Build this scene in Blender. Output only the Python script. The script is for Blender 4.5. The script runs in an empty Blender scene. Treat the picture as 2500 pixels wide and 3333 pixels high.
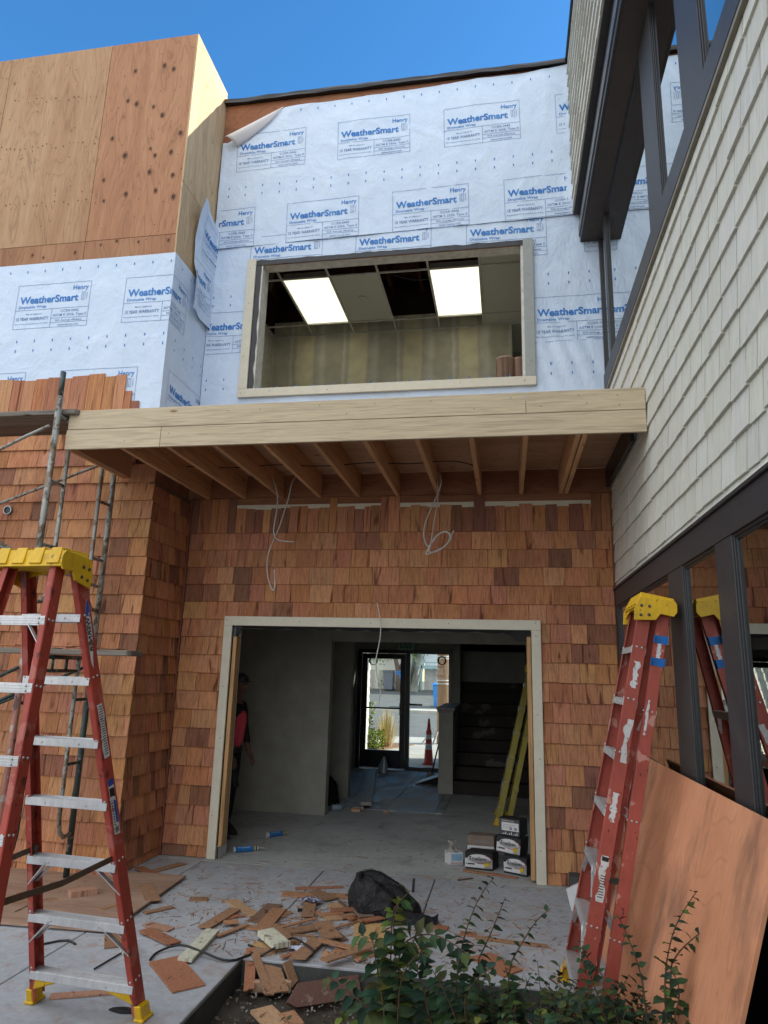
import bpy, bmesh, math, random
import numpy as np
from mathutils import Vector, Matrix, noise as mnoise
S = bpy.context.scene
# ------------------------------------------------------------------ camera, sky, sun, exposure
F_PX, CX, CY = 2250.0, 1250.0, 1666.5
_v = np.array([269, -9749, F_PX]); _d = np.array([400, 539, F_PX])
_z = _v/np.linalg.norm(_v); _y = _d-_z*(_d@_z); _y /= np.linalg.norm(_y); _x = np.cross(_y, _z)
if _x[0] < 0: _x = -_x
RW = np.array([_x, _y, _z]); CAM = np.array([0.0, -6.19, 1.62])
cam = bpy.data.cameras.new('camera'); camo = bpy.data.objects.new('camera', cam); S.collection.objects.link(camo)
cam.sensor_fit = 'HORIZONTAL'; cam.sensor_width = 36; cam.lens = 36*F_PX/2500; cam.clip_end = 500; cam.clip_start = .05
Mx = Matrix([[RW[i][0], -RW[i][1], -RW[i][2], CAM[i]] for i in range(3)]+[[0, 0, 0, 1]])
camo.matrix_world = Mx; S.camera = camo
S.render.resolution_x, S.render.resolution_y = 768, 1024
SUN = Vector((1.0, .36, .56)).normalized()
W = bpy.data.worlds.new('World'); S.world = W; W.use_nodes = True
wn = W.node_tree; sky = wn.nodes.new('ShaderNodeTexSky'); sky.sky_type = 'NISHITA'; sky.sun_disc = False
sky.sun_elevation = math.asin(SUN.z); sky.sun_rotation = math.atan2(SUN.x, SUN.y)
sky.air_density = 1.0; sky.dust_density = .3; sky.ozone_density = 2.0
# clear blue overhead and ahead; unseen cloud added behind the camera as fill light
hs = wn.nodes.new('ShaderNodeHueSaturation'); hs.inputs['Saturation'].default_value = 1.32; hs.inputs['Value'].default_value = 1.2; wn.links.new(sky.outputs[0], hs.inputs['Color'])
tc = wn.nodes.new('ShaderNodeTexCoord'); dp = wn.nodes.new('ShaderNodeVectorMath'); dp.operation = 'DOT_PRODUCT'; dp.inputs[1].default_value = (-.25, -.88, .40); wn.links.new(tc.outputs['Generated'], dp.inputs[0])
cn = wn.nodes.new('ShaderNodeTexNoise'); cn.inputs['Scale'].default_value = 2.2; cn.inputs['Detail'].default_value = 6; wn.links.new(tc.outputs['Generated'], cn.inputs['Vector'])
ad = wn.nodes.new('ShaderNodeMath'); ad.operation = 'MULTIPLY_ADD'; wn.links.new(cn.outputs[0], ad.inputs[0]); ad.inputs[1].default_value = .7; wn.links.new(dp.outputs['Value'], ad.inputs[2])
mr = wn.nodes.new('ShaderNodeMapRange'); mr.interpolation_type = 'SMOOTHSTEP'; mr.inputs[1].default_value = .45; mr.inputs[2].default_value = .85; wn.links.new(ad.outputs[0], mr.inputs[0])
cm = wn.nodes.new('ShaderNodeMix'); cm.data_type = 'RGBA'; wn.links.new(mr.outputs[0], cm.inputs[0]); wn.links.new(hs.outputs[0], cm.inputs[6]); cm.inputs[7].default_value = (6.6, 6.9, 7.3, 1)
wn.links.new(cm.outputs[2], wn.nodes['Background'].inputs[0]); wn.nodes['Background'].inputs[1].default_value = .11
sl = bpy.data.lights.new('sun', 'SUN'); sl.energy = 4.0; sl.angle = math.radians(.5); sl.color = (1, .94, .82)
so = bpy.data.objects.new('sun', sl); S.collection.objects.link(so); so.rotation_euler = SUN.to_track_quat('Z', 'Y').to_euler()
S.view_settings.view_transform = 'Standard'; S.view_settings.look = 'None'; S.view_settings.exposure = 1.22; S.view_settings.gamma = 1

def P(px, py, x=None, y=None, z=None):      # photo pixel -> world point on the plane x, y or z = const
    r = RW@np.array([px-CX, py-CY, F_PX])
    t = (x-CAM[0])/r[0] if x is not None else (y-CAM[1])/r[1] if y is not None else (z-CAM[2])/r[2]
    return Vector(CAM+t*r)
# ------------------------------------------------------------------ helpers
COL = S.collection
def link(o): COL.objects.link(o); return o
def tag(o, label=None, cat=None, group=None, kind=None):
    if label: o['label'] = label
    if cat: o['category'] = cat
    if group: o['group'] = group
    if kind: o['kind'] = kind
    return o
def thing(name, label, cat, loc=(0, 0, 0), group=None):
    o = bpy.data.objects.new(name, None); o.empty_display_size = .1; o.location = loc
    link(o); return tag(o, label, cat, group)
def V(*a): return Vector(a)
class MB:
    def __init__(s): s.v = []; s.f = []; s.c = []; s.m = []
    def face(s, idx, c=None, m=0): s.f.append(idx); s.c.append(c or (1, 1, 1, 1)); s.m.append(m)
    def poly(s, pts, c=None, m=0):
        n = len(s.v); s.v += [tuple(p) for p in pts]; s.face(list(range(n, n+len(pts))), c, m)
    def hexa(s, p, c=None, m=0):   # 8 points, bottom ring 0-3, top ring 4-7
        n = len(s.v); s.v += [tuple(q) for q in p]
        for f in ((0, 3, 2, 1), (4, 5, 6, 7), (0, 1, 5, 4), (1, 2, 6, 5), (2, 3, 7, 6), (3, 0, 4, 7)): s.face([n+i for i in f], c, m)
    def box(s, x0, x1, y0, y1, z0, z1, c=None, m=0):
        s.hexa([(x0, y0, z0), (x1, y0, z0), (x1, y1, z0), (x0, y1, z0), (x0, y0, z1), (x1, y0, z1), (x1, y1, z1), (x0, y1, z1)], c, m)
    def obox(s, o, a, b, c3, c=None, m=0):     # origin corner + three edge vectors
        o, a, b, c3 = map(Vector, (o, a, b, c3)); s.hexa([o, o+a, o+a+b, o+b, o+c3, o+a+c3, o+a+b+c3, o+b+c3], c, m)
    def beam(s, p0, p1, w, h, up=(0, 0, 1), c=None, m=0):
        p0, p1 = Vector(p0), Vector(p1); d = (p1-p0).normalized(); u = Vector(up); a = d.cross(u).normalized(); b = a.cross(d).normalized()
        s.hexa([p0-a*w/2-b*h/2, p0+a*w/2-b*h/2, p1+a*w/2-b*h/2, p1-a*w/2-b*h/2, p0-a*w/2+b*h/2, p0+a*w/2+b*h/2, p1+a*w/2+b*h/2, p1-a*w/2+b*h/2], c, m)
    def tube(s, pts, r, n=8, c=None, m=0, caps=True):
        pts = [Vector(p) for p in pts]; R = r if isinstance(r, (list, tuple)) else [r]*len(pts); rings = []; a = None
        for i, p in enumerate(pts):
            d = (pts[min(i+1, len(pts)-1)]-pts[max(i-1, 0)]).normalized()
            if a is None: a = d.orthogonal().normalized()
            a = (a-d*a.dot(d)); a = a.normalized() if a.length > 1e-6 else d.orthogonal().normalized()
            b = d.cross(a); k = len(s.v)
            s.v += [tuple(p+(a*math.cos(2*math.pi*j/n)+b*math.sin(2*math.pi*j/n))*R[i]) for j in range(n)]; rings.append(k)
        for k0, k1 in zip(rings, rings[1:]):
            for j in range(n): s.face([k0+j, k0+(j+1) % n, k1+(j+1) % n, k1+j], c, m)
        if caps: s.face([rings[0]+j for j in range(n)][::-1], c, m); s.face([rings[-1]+j for j in range(n)], c, m)
    def prism(s, pts2, o, a, b, t, c=None, m=0):   # 2D polygon in (a,b) axes, extruded by t
        o, a, b, t = map(Vector, (o, a, b, t)); n = len(pts2); k = len(s.v)
        base = [o+a*p[0]+b*p[1] for p in pts2]; s.v += [tuple(q) for q in base]+[tuple(q+t) for q in base]
        s.face([k+i for i in range(n)][::-1], c, m); s.face([k+n+i for i in range(n)], c, m)
        for i in range(n): s.face([k+i, k+(i+1) % n, k+n+(i+1) % n, k+n+i], c, m)
    def grid(s, nu, nv, fn, c=None, m=0):
        k = len(s.v)
        for j in range(nv+1):
            for i in range(nu+1): s.v.append(tuple(fn(i/nu, j/nv)))
        for j in range(nv):
            for i in range(nu): a = k+j*(nu+1)+i; s.face([a, a+1, a+nu+2, a+nu+1], c, m)
    def build(s, name, mat, parent=None, smooth=False, bevel=0, solid=0, seg=1):
        me = bpy.data.meshes.new(name); me.from_pydata(s.v, [], s.f)
        mats = mat if isinstance(mat, (list, tuple)) else [mat]
        for q in mats: me.materials.append(q)
        if len(mats) > 1: me.polygons.foreach_set('material_index', s.m)
        at = me.color_attributes.new('Col', 'FLOAT_COLOR', 'CORNER'); buf = []
        for f, c in zip(s.f, s.c): buf += list(c if len(c) == 4 else (*c, 1))*len(f)
        at.data.foreach_set('color', buf)
        if smooth: me.polygons.foreach_set('use_smooth', [True]*len(me.polygons))
        me.update(); o = bpy.data.objects.new(name, me); link(o)
        if parent is not None: attach(o, parent)
        if solid: mo = o.modifiers.new('solid', 'SOLIDIFY'); mo.thickness = solid; mo.offset = 0
        if bevel: mo = o.modifiers.new('bevel', 'BEVEL'); mo.width = bevel; mo.segments = seg; mo.limit_method = 'ANGLE'; mo.harden_normals = False
        return o
def worldmat(o):
    m = Matrix.LocRotScale(o.location, o.rotation_euler, o.scale)
    return (worldmat(o.parent)@o.matrix_parent_inverse@m) if o.parent else m
def attach(o, parent): o.parent = parent; o.matrix_parent_inverse = worldmat(parent).inverted()
def part(name, mat, parent, fn, **k):
    b = MB(); fn(b); return b.build(name, mat, parent, **k)
def copy_tree(o, parent=None):
    c = o.copy(); link(c)
    if parent is not None: c.parent = parent
    for ch in [q for q in bpy.data.objects if q.parent == o]: copy_tree(ch, c)
    return c
# ------------------------------------------------------------------ materials
class NT:
    def __init__(s, name, rough=.6, spec=.3, metal=0):
        s.mat = bpy.data.materials.new(name); s.mat.use_nodes = True; s.t = s.mat.node_tree; s.b = s.t.nodes['Principled BSDF']
        s.b.inputs['Roughness'].default_value = rough; s.b.inputs['Specular IOR Level'].default_value = spec; s.b.inputs['Metallic'].default_value = metal
        s.co = s.n('ShaderNodeTexCoord').outputs['Object']
    def n(s, ty, **k):
        q = s.t.nodes.new(ty)
        for a, b in k.items(): setattr(q, a, b)
        return q
    def l(s, a, b): s.t.links.new(a, b)
    def mapping(s, sc, loc=(0, 0, 0), rot=(0, 0, 0), src=None):
        m = s.n('ShaderNodeMapping'); s.l(src or s.co, m.inputs[0]); m.inputs['Scale'].default_value = sc; m.inputs['Location'].default_value = loc; m.inputs['Rotation'].default_value = rot; return m.outputs[0]
    def noise(s, scale=5, detail=4, rough=.5, vec=None, dist=0):
        q = s.n('ShaderNodeTexNoise'); s.l(vec or s.co, q.inputs['Vector']); q.inputs['Scale'].default_value = scale; q.inputs['Detail'].default_value = detail; q.inputs['Roughness'].default_value = rough; q.inputs['Distortion'].default_value = dist; return q.outputs[0]
    def ramp(s, src, stops):
        q = s.n('ShaderNodeValToRGB'); s.l(src, q.inputs[0]); e = q.color_ramp.elements
        while len(e) < len(stops): e.new(.5)
        for a, (p, c) in zip(e, stops): a.position = p; a.color = (*c, 1) if isinstance(c, tuple) else (c, c, c, 1)
        return q.outputs[0]
    def mix(s, a, b, fac=.5, mode='MIX'):
        q = s.n('ShaderNodeMix', data_type='RGBA', blend_type=mode)
        for i, v in ((0, fac), (6, a), (7, b)):
            if isinstance(v, (int, float)): q.inputs[i].default_value = v
            elif isinstance(v, tuple): q.inputs[i].default_value = (*v, 1) if len(v) == 3 else v
            else: s.l(v, q.inputs[i])
        return q.outputs[2]
    def math(s, op, a, b=0):
        q = s.n('ShaderNodeMath', operation=op)
        for i, v in ((0, a), (1, b)):
            if isinstance(v, (int, float)): q.inputs[i].default_value = v
            else: s.l(v, q.inputs[i])
        return q.outputs[0]
    def color(s, c):
        if isinstance(c, tuple): s.b.inputs['Base Color'].default_value = (*c, 1)
        else: s.l(c, s.b.inputs['Base Color'])
        return s
    def bump(s, h, strength=.3, dist=.01):
        q = s.n('ShaderNodeBump'); q.inputs['Strength'].default_value = strength; q.inputs['Distance'].default_value = dist; s.l(h, q.inputs['Height']); s.l(q.outputs[0], s.b.inputs['Normal']); return s
    def col(s): q = s.n('ShaderNodeVertexColor'); q.layer_name = 'Col'; return q.outputs[0], q.outputs[1]
    def emit(s, c, e): s.b.inputs['Emission Color'].default_value = (*c, 1); s.b.inputs['Emission Strength'].default_value = e; return s

def flat(name, c, rough=.6, spec=.3, metal=0, var=.18, sc=14, bump=.05):
    m = NT(name, rough, spec, metal); n = m.noise(sc, 5, .6); d = tuple(x*(1-var) for x in c); e = tuple(min(1, x*(1+var)) for x in c)
    m.color(m.ramp(n, [(.3, d), (.7, e)]))
    if bump: m.bump(m.noise(sc*4, 4), bump, .004)
    return m.mat
def shingle_mat(name, axis='z', grain=.45, painted=False):
    m = NT(name, .75 if not painted else .55, .25); c, a = m.col()
    big = 3.0; thin = {'z': (big*26, big*26, big*1.1)}[axis]
    q = m.n('ShaderNodeVectorMath', operation='ADD'); m.l(m.co, q.inputs[0]); k = m.n('ShaderNodeCombineXYZ'); aa = m.math('MULTIPLY', a, 37.0)
    m.l(aa, k.inputs[0]); m.l(aa, k.inputs[2]); m.l(k.outputs[0], q.inputs[1])
    g = m.noise(1, 5, .6, m.mapping(thin, src=q.outputs[0]), .4)
    st = m.noise(1, 3, .5, m.mapping((17, 17, 1.1), src=q.outputs[0]), .9)
    fine = m.noise(90, 3, .6)
    if painted:
        x = m.mix(c, m.ramp(g, [(.3, .86), (.6, 1.03)]), 1, 'MULTIPLY'); x = m.mix(x, m.ramp(st, [(.25, .86), (.5, 1.0)]), .6, 'MULTIPLY')
        cr = m.ramp(m.noise(1, 2, .4, m.mapping((160, 160, 2.5), src=q.outputs[0])), [(.22, (.3, .3, .3)), (.27, (1, 1, 1))]); x = m.mix(x, cr, .8, 'MULTIPLY')
        m.color(x); m.bump(g, .18, .006)
    else:
        x = m.mix(c, m.ramp(g, [(.25, 1-grain), (.55, 1.0), (.75, 1.1)]), 1, 'MULTIPLY')
        x = m.mix(x, m.ramp(st, [(.30, (.36, .27, .23)), (.39, (.93, .92, .92)), (.6, (1.02, 1.0, .97)), (.74, (.86, .76, .70))]), 1, 'MULTIPLY')
        x = m.mix(x, m.ramp(fine, [(.3, .88), (.7, 1.08)]), 1, 'MULTIPLY'); m.color(x); m.bump(g, .22, .004)
    return m.mat
def ply_mat(name, tones, grain='z', knots=.5, scale=1.0, use_col=True, lnf=.6):
    m = NT(name, .72, .2); c, a = m.col()
    sc = {'z': (2.3, 2.3, .38), 'y': (2.3, .38, 2.3), 'x': (.38, 2.3, 2.3)}[grain]; sc = tuple(v*scale for v in sc)
    q = m.n('ShaderNodeVectorMath', operation='ADD'); m.l(m.co, q.inputs[0]); k = m.n('ShaderNodeCombineXYZ'); aa = m.math('MULTIPLY', a, 23.0)
    for i in range(3): m.l(aa, k.inputs[i])
    m.l(k.outputs[0], q.inputs[1]); vec = m.mapping(sc, src=q.outputs[0])
    base = m.noise(1.4, 3, .5, vec, .9)
    w = m.math('FRACT', m.math('MULTIPLY', base, 17.0)); ln = m.ramp(w, [(0, .55), (.12, .9), (.5, 1.0), (.9, .96), (1, .6)])
    fib = m.noise(1, 4, .6, m.mapping(tuple((90 if v > 1*scale else 5) for v in sc), src=q.outputs[0]))
    x = m.mix(m.ramp(base, [(.3, tones[0]), (.5, tones[1]), (.7, tones[2])]), c, 1, 'MULTIPLY') if use_col else m.ramp(base, [(.3, tones[0]), (.5, tones[1]), (.7, tones[2])])
    x = m.mix(x, ln, lnf, 'MULTIPLY'); x = m.mix(x, m.ramp(fib, [(.3, .82), (.7, 1.1)]), .8, 'MULTIPLY')
    if knots:
        vo = m.n('ShaderNodeTexVoronoi'); m.l(m.mapping(tuple((4.2 if v > 1*scale else 3.2) for v in sc), loc=(3, 1, 7)), vo.inputs['Vector']); vo.inputs['Scale'].default_value = 1; vo.inputs['Randomness'].default_value = 1
        kn = m.ramp(vo.outputs['Distance'], [(0, (.10, .05, .03)), (.045, (.30, .16, .09)), (.075, (.62, .45, .36)), (.12, (1, 1, 1))])
        dn = m.n('ShaderNodeTexNoise'); m.l(m.co, dn.inputs['Vector']); dn.inputs['Scale'].default_value = 1.1
        x = m.mix(x, kn, m.ramp(dn.outputs[0], [(.5, 0.0), (.56, knots)]), 'MULTIPLY')
        v2 = m.n('ShaderNodeTexVoronoi'); m.l(m.co, v2.inputs['Vector']); v2.inputs['Scale'].default_value = 7.5
        x = m.mix(x, m.ramp(v2.outputs['Distance'], [(0, (.16, .08, .05)), (.04, (.3, .17, .1)), (.06, (1, 1, 1))]), .85, 'MULTIPLY')
    m.color(x); m.bump(fib, .15, .003); return m.mat
def lumber_mat(name, tone, axis='x', knots=True, dark=.55, rough=.65, cs=1.0):
    m = NT(name, rough, .25); c, a = m.col(); s1 = {'x': (1.4, 30, 30), 'y': (30, 1.4, 30), 'z': (30, 30, 1.4)}[axis]
    g = m.noise(cs, 4, .55, m.mapping(s1), 1.2); g2 = m.noise(1, 3, .6, m.mapping(tuple(v*4 for v in s1)))
    x = m.mix(tone, m.ramp(g, [(.32, dark), (.5, 1.0), (.7, 1.12)]), 1, 'MULTIPLY'); x = m.mix(x, m.ramp(g2, [(.3, .85), (.7, 1.08)]), .8, 'MULTIPLY'); x = m.mix(x, c, 1, 'MULTIPLY')
    if knots:
        vo = m.n('ShaderNodeTexVoronoi'); m.l(m.mapping({'x': (3, 9, 9), 'y': (9, 3, 9), 'z': (9, 9, 3)}[axis]), vo.inputs['Vector']); vo.inputs['Scale'].default_value = .8
        x = m.mix(x, m.ramp(vo.outputs['Distance'], [(0, (.16, .08, .04)), (.05, (.45, .28, .16)), (.10, (1, 1, 1))]), .8, 'MULTIPLY')
    m.color(x); m.bump(g2, .12, .003); return m.mat
def worn_mat(name, c, under=(.55, .5, .46), amt=.62, rough=.5, spec=.4, sc=7, dark=(.05, .03, .03), metal=0):
    m = NT(name, rough, spec, metal); big = m.noise(2.2, 3, .5); n1 = m.noise(sc, 6, .62); n2 = m.noise(sc*4.3, 5, .7, m.mapping((1, 1, .35)))
    x = m.mix(c, m.ramp(big, [(.3, .8), (.7, 1.18)]), 1, 'MULTIPLY'); x = m.mix(x, m.ramp(n2, [(.35, .8), (.6, 1.08)]), .6, 'MULTIPLY')
    x = m.mix(x, under, m.ramp(n1, [(amt, 0.0), (amt+.03, .8)])); x = m.mix(x, dark, m.ramp(m.noise(sc*2.2, 6, .6, m.mapping((1, 1, .6), loc=(5, 2, 1))), [(amt+.04, 0.0), (amt+.07, .8)]))
    m.color(x); m.bump(n2, .06, .002); return m.mat

CEDAR = shingle_mat('cedar_shingle'); PAINTSH = shingle_mat('painted_shingle', painted=True)
PLYW = ply_mat('plywood_tan', ((.37, .215, .125), (.43, .265, .155), (.48, .31, .19)))
PLYR = ply_mat('plywood_reddish', ((.34, .165, .09), (.40, .20, .11), (.46, .25, .14)))
h_ = NT('plywood_leaning', .7, .2); b_ = h_.noise(1.1, 2, .45, h_.mapping((1, 1.5, .55), rot=(.35, 0, 0)), .9); l_ = h_.math('FRACT', h_.math('MULTIPLY', b_, 15.0))
x_ = h_.ramp(h_.noise(2.2, 4, .6), [(.3, (.58, .245, .125)), (.7, (.68, .31, .17))]); x_ = h_.mix(x_, h_.ramp(l_, [(0, .60), (.05, .78), (.10, 1.0), (.95, 1.0), (1, .7)]), .35, 'MULTIPLY')
x_ = h_.mix(x_, h_.ramp(h_.noise(1, 4, .6, h_.mapping((60, 60, 4))), [(.3, .88), (.7, 1.06)]), .8, 'MULTIPLY'); x_ = h_.mix(x_, (.10, .065, .05), h_.ramp(h_.noise(1, 5, .6, h_.mapping((2, 2.6, 1.1), loc=(2, 5.2, 3))), [(.56, 0.0), (.74, .75)]))
x_ = h_.mix(x_, (.60, .42, .34), h_.ramp(h_.noise(1, 6, .7, h_.mapping((9, 12, 3.5), loc=(0, 1, 0))), [(.66, 0.0), (.72, .6)])); h_.color(x_); h_.bump(l_, .04, .002); PLYH = h_.mat
PLYG = ply_mat('plywood_ground', ((.30, .19, .13), (.37, .24, .17), (.42, .29, .21)), 'x', .2, 1.0)
SHEATH = ply_mat('sheathing', ((.22, .09, .05), (.30, .13, .07), (.36, .17, .09)), 'x', .3)
FASCIA = lumber_mat('fascia_board_stain', (.58, .47, .32), 'x', True, .76, cs=1.6)
JOIST = lumber_mat('joist_lumber', (.62, .36, .19), 'y', True, .7)
STUD = lumber_mat('stud_lumber', (.52, .31, .14), 'z', True, .7)
LUMX = lumber_mat('board_lumber', (.48, .30, .18), 'x', True, .65)
DECKING = ply_mat('canopy_decking', ((.46, .30, .19), (.56, .37, .24), (.62, .43, .29)), 'x', .7)
TRIM = flat('cream_trim', (.64, .60, .48), .5, .3, var=.05)
TRIMG = flat('grey_trim', (.34, .36, .34), .5, .3, var=.06)
DARKP = flat('dark_brown_paint', (.044, .043, .045), .45, .35, var=.12)
DARKS = flat('soffit_paint', (.065, .052, .045), .5, .3, var=.12)
BLACKF = flat('black_flashing', (.012, .012, .014), .35, .5, var=.3)
ALU = worn_mat('ladder_aluminium', (.62, .62, .62), (.75, .74, .72), .64, .38, .5, 9, (.22, .10, .07), .55)
RED = worn_mat('red_fibreglass', (.36, .052, .032), (.42, .12, .09), .56, .45, .45, 6, (.06, .02, .02))
REDW = worn_mat('red_fibreglass_weathered', (.34, .072, .050), (.50, .26, .21), .60, .55, .35, 9, (.06, .02, .02))
YEL = worn_mat('yellow_plastic', (.66, .40, .010), (.50, .30, .03), .62, .42, .45, 12, (.08, .06, .02))
YELF = worn_mat('yellow_fibreglass', (.30, .245, .03), (.30, .25, .06), .6, .5, .4, 8)
STEEL = worn_mat('scaffold_steel', (.30, .30, .27), (.16, .10, .06), .52, .45, .5, 11, (.07, .05, .03), .3)
STEELG = worn_mat('scaffold_steel_green', (.035, .055, .05), (.25, .26, .25), .60, .4, .5, 11, (.03, .02, .02), .2)
STEELR = worn_mat('scaffold_steel_rusty', (.32, .14, .10), (.36, .33, .30), .55, .5, .4, 9, (.06, .04, .04), .2)
PLANK = lumber_mat('scaffold_plank', (.20, .17, .14), 'x', True, .5)
RIVET = flat('rivet_metal', (.45, .45, .44), .35, .5, .6, bump=0)
BLACKP = flat('black_plastic', (.014, .014, .016), .3, .5, var=.3)
def glass(name, tint=(.8, .88, .86), refl=1.0, ior=1.5):
    m = NT(name, .02); nt = m.t; nt.nodes.remove(m.b); out = nt.nodes['Material Output']
    cl = m.n('ShaderNodeClamp'); fr = m.n('ShaderNodeFresnel'); fr.inputs[0].default_value = ior; tr = m.n('ShaderNodeBsdfTransparent'); tr.inputs[0].default_value = (*tint, 1)
    gl = m.n('ShaderNodeBsdfGlossy'); gl.inputs['Roughness'].default_value = .004; gl.inputs[0].default_value = (.93, .95, .95, 1)
    mx = m.n('ShaderNodeMixShader'); m.l(m.math('MULTIPLY', fr.outputs[0], refl), cl.inputs[0]); m.l(cl.outputs[0], mx.inputs[0]); m.l(tr.outputs[0], mx.inputs[1]); m.l(gl.outputs[0], mx.inputs[2]); m.l(mx.outputs[0], out.inputs[0]); return m.mat
GLASSW = glass('window_glass', (.45, .5, .48), 2.0, 1.75); GLASSD = glass('door_glass', (.93, .96, .95), .6, 1.45)
def concrete(name, a, b, stain=.5, dust=None):
    m = NT(name, .85, .2); n1 = m.noise(1.3, 6, .6); n2 = m.noise(22, 6, .65); n3 = m.noise(3.1, 5, .7, m.mapping((1, 1, 1), loc=(7, 3, 0)), .5)
    x = m.ramp(n1, [(.3, a), (.7, b)]); x = m.mix(x, m.ramp(n2, [(.3, .82), (.7, 1.12)]), .8, 'MULTIPLY'); x = m.mix(x, m.ramp(n3, [(.33, (.62, .60, .58)), (.47, (1, 1, 1))]), stain, 'MULTIPLY')
    if dust:
        x = m.mix(x, dust, m.ramp(m.noise(5.5, 8, .75, m.mapping((1, 1, 1), loc=(1, 9, 0)), .4), [(.53, 0.0), (.68, .6)]))
    sp = m.ramp(m.noise(150, 2, .5), [(.68, (1, 1, 1)), (.74, (.6, .5, .42))]); x = m.mix(x, sp, .6, 'MULTIPLY')
    m.color(x); m.bump(n2, .25, .006); return m.mat
PATIO = concrete('patio_concrete', (.33, .345, .365), (.44, .455, .475), .5, (.34, .20, .13))
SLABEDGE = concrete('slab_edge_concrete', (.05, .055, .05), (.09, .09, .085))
INFLOOR = concrete('interior_concrete', (.34, .345, .335), (.50, .505, .49), .7, (.44, .44, .43))
# wrap
m = NT('building_wrap', .5, .35); n1 = m.noise(4, 4, .55, dist=.6); n2 = m.noise(16, 4, .6, m.mapping((1, 1, .6)), 1.0)
m.color(m.ramp(n1, [(.3, (.56, .68, .84)), (.7, (.64, .75, .90))])); m.bump(m.math('ADD', n1, m.math('MULTIPLY', n2, .35)), .6, .03); WRAP = m.mat
WRAPB = flat('wrap_reverse', (.72, .70, .70), .6, .2, var=.03, bump=.1)
def ink_mat(name, a, c):
    m = NT(name, .5, .3); m.color(m.ramp(m.noise(9, 5, .7), [(.36, a), (.55, tuple(.6*x+.4*y for x, y in zip(a, c))), (.72, c)])); return m.mat
INK = ink_mat('wrap_print_ink', (.012, .15, .50), (.12, .33, .66)); INKG = ink_mat('wrap_fine_ink', (.05, .14, .34), (.30, .42, .60))
DRYW = flat('drywall_grey', (.30, .295, .26), .85, .1, var=.06, sc=3)
DRYD = flat('drywall_dusty', (.34, .33, .285), .85, .1, var=.12, sc=5)

# ------------------------------------------------------------------ text
_tc = {}
def text_geo(body, bold=0.0, shear=0.0, space=1.0):
    k = (body, bold, shear, space)
    if k in _tc: return _tc[k]
    cu = bpy.data.curves.new('t', 'FONT'); cu.body = body; cu.offset = bold; cu.shear = shear; cu.space_character = space; cu.resolution_u = 3; cu.fill_mode = 'FRONT'
    o = bpy.data.objects.new('t', cu); COL.objects.link(o); dg = bpy.context.evaluated_depsgraph_get(); dg.update()
    me = bpy.data.meshes.new_from_object(o.evaluated_get(dg)); vs = [(v.co.x, v.co.y) for v in me.vertices]; fs = [tuple(p.vertices) for p in me.polygons]
    bpy.data.objects.remove(o); bpy.data.curves.remove(cu); bpy.data.meshes.remove(me)
    _tc[k] = (vs, fs); return _tc[k]
class Ink:      # flat artwork in (u, v); polygons with a colour slot
    def __init__(s): s.p = []
    def text(s, body, u0, v0, u1, h=None, bold=.0, slot=0, **k):
        vs, fs = text_geo(body, bold, **k); X0 = min(v[0] for v in vs); X1 = max(v[0] for v in vs)
        sx = (u1-u0)/(X1-X0); sy = h/.73 if h else sx
        for f in fs: s.p.append(([(u0+(vs[i][0]-X0)*sx, v0+vs[i][1]*sy) for i in f], slot))
    def rect(s, u0, v0, u1, v1, slot=0, step=.12):
        nu = max(1, math.ceil((u1-u0)/step)); nv = max(1, math.ceil((v1-v0)/step))
        for i in range(nu):
            for j in range(nv):
                a, b = u0+(u1-u0)*i/nu, u0+(u1-u0)*(i+1)/nu; c, d = v0+(v1-v0)*j/nv, v0+(v1-v0)*(j+1)/nv
                s.p.append(([(a, c), (b, c), (b, d), (a, d)], slot))
    def ring(s, cu, cv, ru, rv, t, slot=0, a0=0, a1=360, n=28, dx=0):
        for i in range(n):
            a, b = [math.radians(a0+(a1-a0)*(i+k)/n) for k in (0, 1)]
            s.p.append(([(cu+ru*math.cos(a), cv+rv*math.sin(a)), (cu+ru*math.cos(b), cv+rv*math.sin(b)), (cu+dx+(ru-t)*math.cos(b), cv+(rv-t)*math.sin(b)), (cu+dx+(ru-t)*math.cos(a), cv+(rv-t)*math.sin(a))], slot))
    def disc(s, cu, cv, ru, rv, slot=0, n=24): s.p.append(([(cu+ru*math.cos(2*math.pi*i/n), cv+rv*math.sin(2*math.pi*i/n)) for i in range(n)], slot))
def clip(poly, axis, val, keep_less):
    out = []
    for i in range(len(poly)):
        a, b = poly[i], poly[(i+1) % len(poly)]; ia = (a[axis] <= val) == keep_less; ib = (b[axis] <= val) == keep_less
        if ia: out.append(a)
        if ia != ib:
            t = (val-a[axis])/(b[axis]-a[axis]); out.append((a[0]+(b[0]-a[0])*t, a[1]+(b[1]-a[1])*t))
    return out
def stamp(mb, ink, u0, v0, fn, clips=(), rot=0.0):
    ca, sa = math.cos(rot), math.sin(rot)
    for p, slot in ink.p:
        q = [(u0+a*ca-b*sa, v0+a*sa+b*ca) for a, b in p]
        for ax, val, less in clips:
            q = clip(q, ax, val, less)
            if len(q) < 3: break
        if len(q) >= 3: mb.poly([fn(a, b) for a, b in q], None, slot)
LW, LH = .785, .47
LAB = Ink(); t_ = .0035
for r in ((0, 0, LW, t_), (0, LH-t_, LW, LH), (0, 0, t_, LH), (LW-t_, 0, LW, LH), (0, LH*.42, LW, LH*.42+t_), (LW*.505, 0, LW*.505+t_, LH*.42), (LW*.505, LH*.20, LW, LH*.20+t_), (LW*.505, LH*.105, LW, LH*.105+t_)): LAB.rect(*r, slot=1)
LAB.text('Henry', LW*.76, LH*.825, LW*.965, .052, .012); LAB.text('WeatherSmart', LW*.045, LH*.575, LW*.845, .076, .03)
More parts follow.
